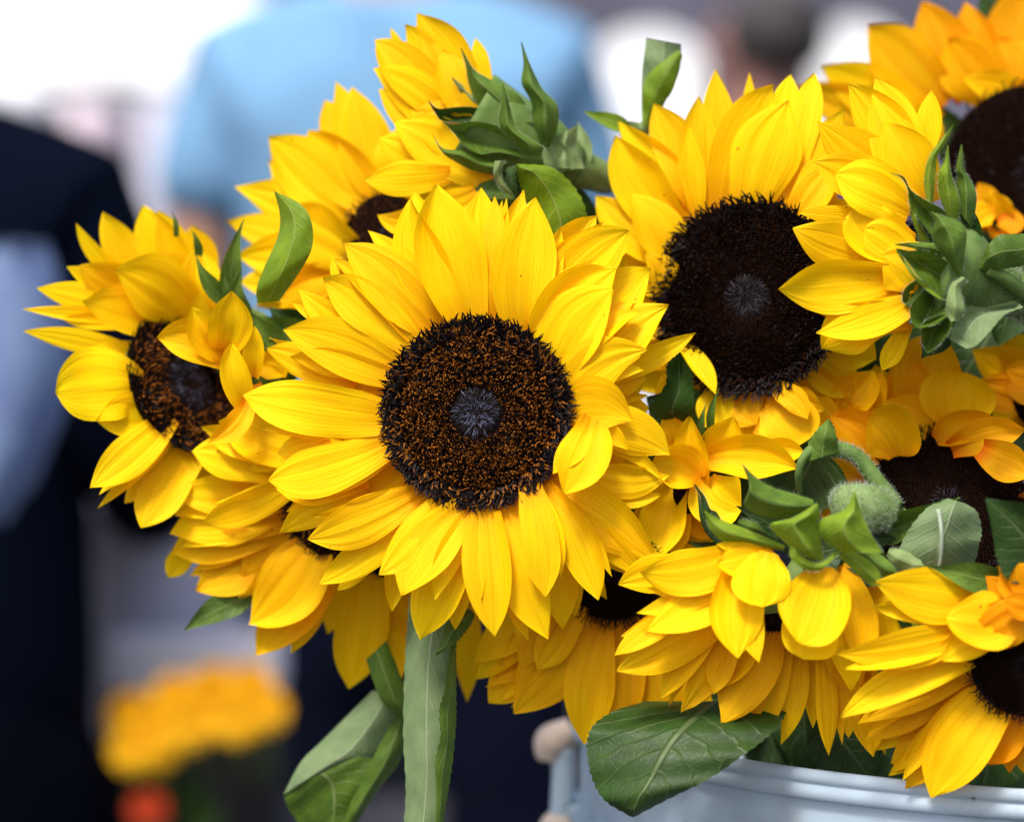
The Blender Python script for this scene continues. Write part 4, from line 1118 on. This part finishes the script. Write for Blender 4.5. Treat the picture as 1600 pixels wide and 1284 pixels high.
# ---- people: one continuous skinned body, clothes and hair as children
SKIN = simple('skin', (.42, .22, .15), .55, (.38, .19, .13), 30)
def skin_obj(name, verts, edges, radii, mat, parent, sub=2, roots=(0,)):
    o0 = origin(parent); me = bpy.data.meshes.new(name)
    me.from_pydata([tuple(Vector(v)-o0) for v in verts], edges, [])
    o = bpy.data.objects.new(name, me); link(o, parent); sk = o.modifiers.new('skin', 'SKIN'); sk.use_smooth_shade = True
    for i, r in enumerate(radii):
        me.skin_vertices[0].data[i].radius = (r, r) if not isinstance(r, tuple) else r
    for r in roots: me.skin_vertices[0].data[r].use_root = True
    me.materials.append(mat)
    ss = o.modifiers.new('smooth', 'SUBSURF'); ss.levels = sub; ss.render_levels = sub
    return o
def person(label, x, y, face, shirt_c, trou_c, hair_c, arms, h=1.72, lean=0., skin=SKIN, longsleeve=False, hairlen=0.):
    """face: heading in radians (0 looks towards +Y, away from the camera); arms: ((elbow),(wrist)) right and left in body axes"""
    t = thing('person', label, 'person', (x, y, 0)); k = h/1.72
    R_ = Matrix.Rotation(face, 3, 'Z')
    def P(v):
        v = Vector(v)*k; v.y += lean*max(0, v.z-.9)
        return R_ @ v+Vector((x, y, 0))
    J = {'pel': (0, 0, .95), 'wai': (0, .0, 1.08), 'che': (0, .0, 1.27), 'upc': (0, -.01, 1.40), 'nec': (0, 0, 1.50), 'jaw': (0, .03, 1.575), 'hed': (0, .02, 1.64), 'top': (0, .0, 1.69), 'nose': (0, .115, 1.605),
         'chin': (0, .075, 1.535)}
    rad = {'pel': (.15, .11), 'wai': (.13, .10), 'che': (.14, .10), 'upc': (.085, .06), 'nec': .055, 'jaw': .068, 'hed': .082, 'top': .062, 'nose': .014, 'chin': .028}
    E = [('pel', 'wai'), ('wai', 'che'), ('che', 'upc'), ('upc', 'nec'), ('nec', 'jaw'), ('jaw', 'hed'), ('hed', 'top'), ('jaw', 'nose'), ('jaw', 'chin')]
    for sx, sd_ in ((1, 'R'), (-1, 'L')):
        el, wr = arms[0 if sx > 0 else 1]
        J['sho'+sd_] = (sx*.180, 0, 1.385); J['elb'+sd_] = el; J['wri'+sd_] = wr
        d = Vector(wr)-Vector(el); d.normalize(); sp_ = d.cross(Vector((0, 0, 1)) if abs(d.z) < .8 else Vector((0, 1, 0))).normalized()
        pm = Vector(wr)+d*.055; J['palm'+sd_] = tuple(pm)
        rad.update({'sho'+sd_: .048, 'elb'+sd_: .042, 'wri'+sd_: .026, 'palm'+sd_: (.030, .022)})
        E += [('upc', 'sho'+sd_), ('sho'+sd_, 'elb'+sd_), ('elb'+sd_, 'wri'+sd_), ('wri'+sd_, 'palm'+sd_)]
        for q, ln_ in zip((-.030, -.010, .010, .030), (.065, .078, .072, .055)):
            n1 = 'f%s%d' % (sd_, int(q*1000)); J[n1] = tuple(pm+d*.035+sp_*q); J[n1+'t'] = tuple(pm+d*(.035+ln_)+sp_*q*1.1+Vector((0, .01, -.01)))
            rad[n1] = .0095; rad[n1+'t'] = .0075; E += [('palm'+sd_, n1), (n1, n1+'t')]
        J['th'+sd_] = tuple(Vector(wr)+d*.05+sp_*.045*sx); J['tht'+sd_] = tuple(Vector(wr)+d*.09+sp_*.06*sx)
        rad['th'+sd_] = .011; rad['tht'+sd_] = .008; E += [('wri'+sd_, 'th'+sd_), ('th'+sd_, 'tht'+sd_)]
        J['hip'+sd_] = (sx*.095, 0, .88); J['kne'+sd_] = (sx*.105, .02, .49); J['ank'+sd_] = (sx*.11, -.02, .09); J['toe'+sd_] = (sx*.125, .15, .035)
        rad.update({'hip'+sd_: .095, 'kne'+sd_: .058, 'ank'+sd_: .036, 'toe'+sd_: .032})
        E += [('pel', 'hip'+sd_), ('hip'+sd_, 'kne'+sd_), ('kne'+sd_, 'ank'+sd_), ('ank'+sd_, 'toe'+sd_)]
        J['ear'+sd_] = (sx*.092, .0, 1.605); rad['ear'+sd_] = .016; E += [('jaw', 'ear'+sd_)]
    ks = list(J); ix = {n_: i for i, n_ in enumerate(ks)}
    sc = lambda r, f=1.0: tuple(q*k*f for q in r) if isinstance(r, tuple) else r*k*f
    skin_obj('body', [P(J[n_]) for n_ in ks], [(ix[a_], ix[b_]) for a_, b_ in E], [sc(rad[n_]) for n_ in ks], skin, t)
    # shirt
    SV = [('pel', (0, 0, .74 if longsleeve else .70), (.225, .165)), ('w', J['wai'], (.185, .14)), ('c', J['che'], (.20, .145)), ('u', (0, -.01, 1.40), (.125, .10)), ('n', (0, 0, 1.50), .072)]
    vs = [s_[1] for s_ in SV]; rr = [s_[2] for s_ in SV]; ee = [(0, 1), (1, 2), (2, 3), (3, 4)]
    for sx, sd_ in ((1, 'R'), (-1, 'L')):
        s0 = J['sho'+sd_]; el = J['elb'+sd_]; wr = J['wri'+sd_]
        b0 = len(vs); vs.append(s0); rr.append(.070); ee.append((3, b0))
        mid = tuple(Vector(s0)*.3+Vector(el)*.7); vs.append(mid); rr.append(.075); ee.append((b0, b0+1))
        if longsleeve:
            vs.append(el); rr.append(.062); ee.append((b0+1, b0+2)); vs.append(tuple(Vector(wr)*.95+Vector(el)*.05)); rr.append(.045); ee.append((b0+2, b0+3))
    sh = simple('cloth_'+label.split()[0]+'_'+label.split()[1], shirt_c, .95, tuple(q*.62 for q in shirt_c), 7, .03, .004)
    skin_obj('jacket' if longsleeve else 'shirt', [P(v) for v in vs], ee, [sc(r) for r in rr], sh, t)
    tr_ = simple('trousers_'+label.split()[0]+'_'+label.split()[1], trou_c, .95, tuple(q*.6 for q in trou_c), 9, .02)
    vs = [(0, 0, 1.02), (0, 0, .82)]; rr = [(.175, .135), (.20, .16)]; ee = [(0, 1)]
    for sx in (1, -1):
        b0 = len(vs); vs += [(sx*.10, 0, .76), (sx*.112, .02, .48), (sx*.116, -.02, .11)]; rr += [.135, .105, .085]; ee += [(1, b0), (b0, b0+1), (b0+1, b0+2)]
    skin_obj('trousers', [P(v) for v in vs], ee, [sc(r) for r in rr], tr_, t)
    hv = [(0, -.035, 1.55-hairlen), (0, -.04, 1.63), (0, -.008, 1.70)]; hm = simple('hair_'+label.split()[0]+'_'+label.split()[1], hair_c, .6)
    skin_obj('hair', [P(v) for v in hv], [(0, 1), (1, 2)], [sc(.082), sc(.102), sc(.085)], hm, t)
    sm = simple('shoe_'+label.split()[0]+'_'+label.split()[1], (.03, .03, .03), .5)
    for sx in (1, -1):
        skin_obj('shoe', [P((sx*.11, -.05, .05)), P((sx*.118, .06, .05)), P((sx*.125, .19, .035))], [(0, 1), (1, 2)], [sc(.046), sc(.05), sc(.038)], sm, t)
    for sx in (1, -1):
        eo = skin_obj('eye', [P((sx*.032, .092, 1.63)), P((sx*.032, .096, 1.63))], [(0, 1)], [.010, .008], simple('eye_'+label.split()[0], (.6, .6, .6), .3), t, 1)
    return t

# the shopper in the light blue shirt, back to the camera
person('person in a light blue shirt and dark navy trousers standing with their back to us', -.145, 2.05, 0.0, (.17, .33, .52), (.006, .008, .020), (.03, .02, .02),
       (((.235, .03, 1.12), (.24, .1, .90)), ((-.235, .0, 1.12), (-.25, .06, .88))), h=1.86)
person('person in a dark navy jacket at the left edge of the picture', -.50, 1.05, math.radians(-20), (.0015, .003, .009), (.001, .002, .005), (.02, .012, .01),
       (((.22, .06, 1.15), (.10, .30, 1.1)), ((-.22, .06, 1.15), (-.10, .30, 1.1))), h=1.545, longsleeve=True)
person('person with dark hair and a plum top, head showing above the blooms', .445, 3.3, math.radians(25), (.07, .05, .09), (.02, .02, .03), (.035, .03, .03),
       (((.28, .02, 1.15), (.24, .1, .95)), ((-.28, .02, 1.15), (-.24, .1, .95))), h=1.83, skin=simple('skin_warm', (.30, .15, .12), .6, (.26, .13, .11), 20))

# pale denim bag hanging by the left shopper
DEN = simple('denim', (.11, .15, .30), .9, (.17, .24, .40), 22)
bgt = thing('shoulder_bag', 'pale denim blue bag hanging against the navy jacket', 'bag', pt(25, 600, 700))
V = []; nz_ = 18
for k in range(nz_+1):
    f = k/nz_; yy = 385+f*430; w_ = (150*math.sin(math.pi*min(1, .12+f*.9))**.6); cx_ = 15+10*math.sin(f*3)-30*f
    for j in range(20):
        th = 2*math.pi*j/20; p = pt(cx_+w_*.66*math.cos(th), yy, 690); V.append((p.x, p.y+.05*math.sin(th), p.z+.004*math.sin(j*2+k)))
mesh('bag', V, [(k*20+j, k*20+(j+1) % 20, (k+1)*20+(j+1) % 20, (k+1)*20+j) for k in range(nz_) for j in range(20)]+[tuple(range(20)), tuple(range(nz_*20, nz_*20+20))[::-1]], DEN, bgt)
tube('strap', bgt, [pt(-40, 400, 690), pt(-60, 240, 720), pt(-40, 100, 760)], [.012, .012, .012], simple('strap_brown', (.05, .03, .025)), 8, 16)

# added black-draped stall behind the left shopper, put in to darken that corner
st = thing('added_stall', 'added stall draped in black that darkens the lower left corner', 'stall', (pt(-60, 700, 1500).x, 1.5, 0))
BK = simple('black_drape', (.003, .004, .009), .98, (.002, .0025, .005), 8, .01)
sx0, sx1, stz = pt(-420, 700, 1500).x, pt(158, 700, 1500).x, pt(0, 655, 1500).z
mesh('table_top', *box_geo(((sx0+sx1)/2, 1.72, stz), (sx1-sx0, .46, .03), .004), BK, st, smooth=False)
V = []; loop = [(sx0+(sx1-sx0)*i/40, 1.485) for i in range(41)]+[(sx1+.004, 1.485+.47*i/16) for i in range(1, 17)]
for i, (x_, y_) in enumerate(loop):
    w_ = .008*math.sin(i*1.3); V += [(x_+(w_ if i > 40 else 0), y_+(w_ if i <= 40 else 0), stz+.012), (x_+(w_*2 if i > 40 else 0), y_+(w_*2 if i <= 40 else 0), .01)]
mesh('drape', V, [(2*i, 2*i+1, 2*i+3, 2*i+2) for i in range(len(loop)-1)], BK, st)

# table with white cloth, white tub, yellow flower bunch, red flower
WH = simple('white_cloth', (.62, .60, .66), .8, (.56, .54, .60), 5)
tz = pt(300, 1000, 1150).z
tb = thing('display_table', 'dark topped display table low behind the bouquet', 'table', (pt(300, 1000, 1150).x, 1.15, 0))
tx0 = pt(300, 1000, 1150).x; tabz = tz-.19
mesh('table_top', *box_geo((tx0, 1.22, tabz), (.42, .40, .03), .004), simple('table_wood', (.035, .03, .035), .7), tb, smooth=False)
for sx in (-1, 1):
    for sy in (-1, 1): mesh('leg', *box_geo((tx0+sx*.18, 1.22+sy*.16, tabz/2-.0075), (.03, .03, tabz-.016), .003), simple('table_leg', (.03, .03, .035), .7), tb, smooth=False)
def lathe_at(name, parent, c, prof, mat, n=40):
    V = [(c[0]+r*math.cos(2*math.pi*k/n), c[1]+r*math.sin(2*math.pi*k/n), c[2]+z) for r, z in prof for k in range(n)]
    return mesh(name, V, [(i*n+k, i*n+(k+1) % n, (i+1)*n+(k+1) % n, (i+1)*n+k) for i in range(len(prof)-1) for k in range(n)], mat, parent)
PB = simple('white_plastic', (.52, .50, .60), .6, (.46, .44, .54), 6)
c1 = pt(250, 1030, 1330); c1.z = tabz+.0155
tbk = thing('tub', 'pale lilac white tapered tub standing behind the blurred yellow flowers', 'tub', c1)
htub = pt(250, 790, 1330).z-c1.z
lathe_at('tub', tbk, c1, [(.001, 0), (.064, 0), (.066, .004), (.088, htub-.01), (.094, htub), (.092, htub+.002), (.086, htub-.006), (.062, .008), (.001, .008)], PB)
c2 = pt(290, 1060, 1120); c2.z = tabz+.0155
tr2 = thing('tray', 'white box tray holding the blurred yellow flowers', 'tray', c2)
zt2 = pt(290, 1000, 1120).z
zb2 = pt(290, 1092, 1120).z
ck = thing('dark_filler_box', 'box added for the darkness under the white tray of blurred yellow flowers', 'dark_filler_box', c2)  # added box, put in for the darkness below the flowers
mesh('dark_filler_box', *box_geo((c2.x, 1.19, (c2.z+zb2-.001)/2), (.15, .065, zb2-.001-c2.z), .004), simple('filler_box_dark', (.02, .018, .022), .8), ck, smooth=False)
tr2.location.z = zb2
mesh('tray', *box_geo((c2.x, 1.19, (zb2+zt2)/2), (.15, .07, zt2-zb2), .006), WH, tr2, smooth=False)
bl_y = simple('blurred_yellow', (.90, .52, .003), .8, (.78, .38, .003), 60)
bl_c = simple('bloom_centre', (.30, .10, .01), .8)
def bloom(label, cat, px, py, d, r, mat, grp):
    c = np.array(pt(px, py, d)); t = thing('cut_flower', label, cat, Vector(c), grp)
    V = []; F = []
    for ring, (rr, tl, npt) in enumerate(((1, .25, 12), (.75, .6, 10), (.5, .95, 8))):
        for i in range(npt):
            th = 2*math.pi*i/npt+ring*.3; e = np.array((math.cos(th), -math.sin(tl), math.sin(th)*math.cos(tl))); s = np.array((-math.sin(th), 0, math.cos(th)))
            e = e/np.linalg.norm(e); k = len(V)
            for q, w_ in ((.1, .08), (.5, .2), (.85, .18), (1, .03)):
                V += [c+e*r*rr*q-s*r*w_+np.array((0, -.1*r*ring, 0)), c+e*r*rr*q+s*r*w_+np.array((0, -.1*r*ring, 0))]
            F += [(k+2*m, k+2*m+1, k+2*m+3, k+2*m+2) for m in range(3)]
    mesh('petals', V, F, mat, t); mesh('centre', *tube_geo([c+np.array((0, .005, 0)), c+np.array((0, -r*.2, 0)), c+np.array((0, -r*.35, 0))], [r*.2, r*.24, r*.06], 10, 8), mat, t)
    tube('stem', t, [c+np.array((0, .006, 0)), c+np.array((.002, .02, -.03)), (c[0], 1.24, tabz+.02)], [.0025, .0025, .0025], STEM, 6, 8)
k_ = 0
spots = [(205, 1165, 1050, 'lowest of the blurred yellow flowers, at the left end of the bunch'), (200, 1115, 1080, 'blurred yellow flower at the left end above the lowest one'), (240, 1130, 1060, 'blurred yellow flower second from the left end'),
         (270, 1085, 1080, 'blurred yellow flower on the upper left of the bunch'), (290, 1130, 1050, 'blurred yellow flower low in the middle of the bunch'), (325, 1100, 1070, 'blurred yellow flower at the heart of the bunch'),
         (330, 1070, 1090, 'topmost blurred yellow flower left of the bunch peak'), (365, 1120, 1050, 'blurred yellow flower low on the right of the bunch'), (385, 1070, 1080, 'blurred yellow flower at the top right peak of the bunch'),
         (405, 1105, 1060, 'rightmost blurred yellow flower of the bunch'), (235, 1165, 1060, 'blurred yellow flower hanging beside the lowest one')]
for (px, py, d, lb) in spots: bloom(lb, 'flower', px+6, py+2, d, .0225, bl_y, 'blurred yellow flowers on the tray')
bl_r = simple('blurred_red', (.55, .06, .01), .8, (.4, .03, .01), 90)
bloom('blurred red orange flower near the bottom left below the yellow bunch', 'flower', 232, 1262, 1040, .017, bl_r, None)
gl = thing('foliage_clump', 'dark green blurred leaves between the yellow bunch and the red flower', 'leaves', pt(270, 1220, 1090))
for (a_, b_, c_, d_) in ((260, 1280, 220, 1195), (270, 1280, 290, 1200), (280, 1290, 330, 1220), (250, 1290, 200, 1230), (300, 1300, 350, 1260)):
    leaf(gl, 'leaf', a_, b_, c_, d_, 50, 1090, 1080, LEAFD, teeth=0)
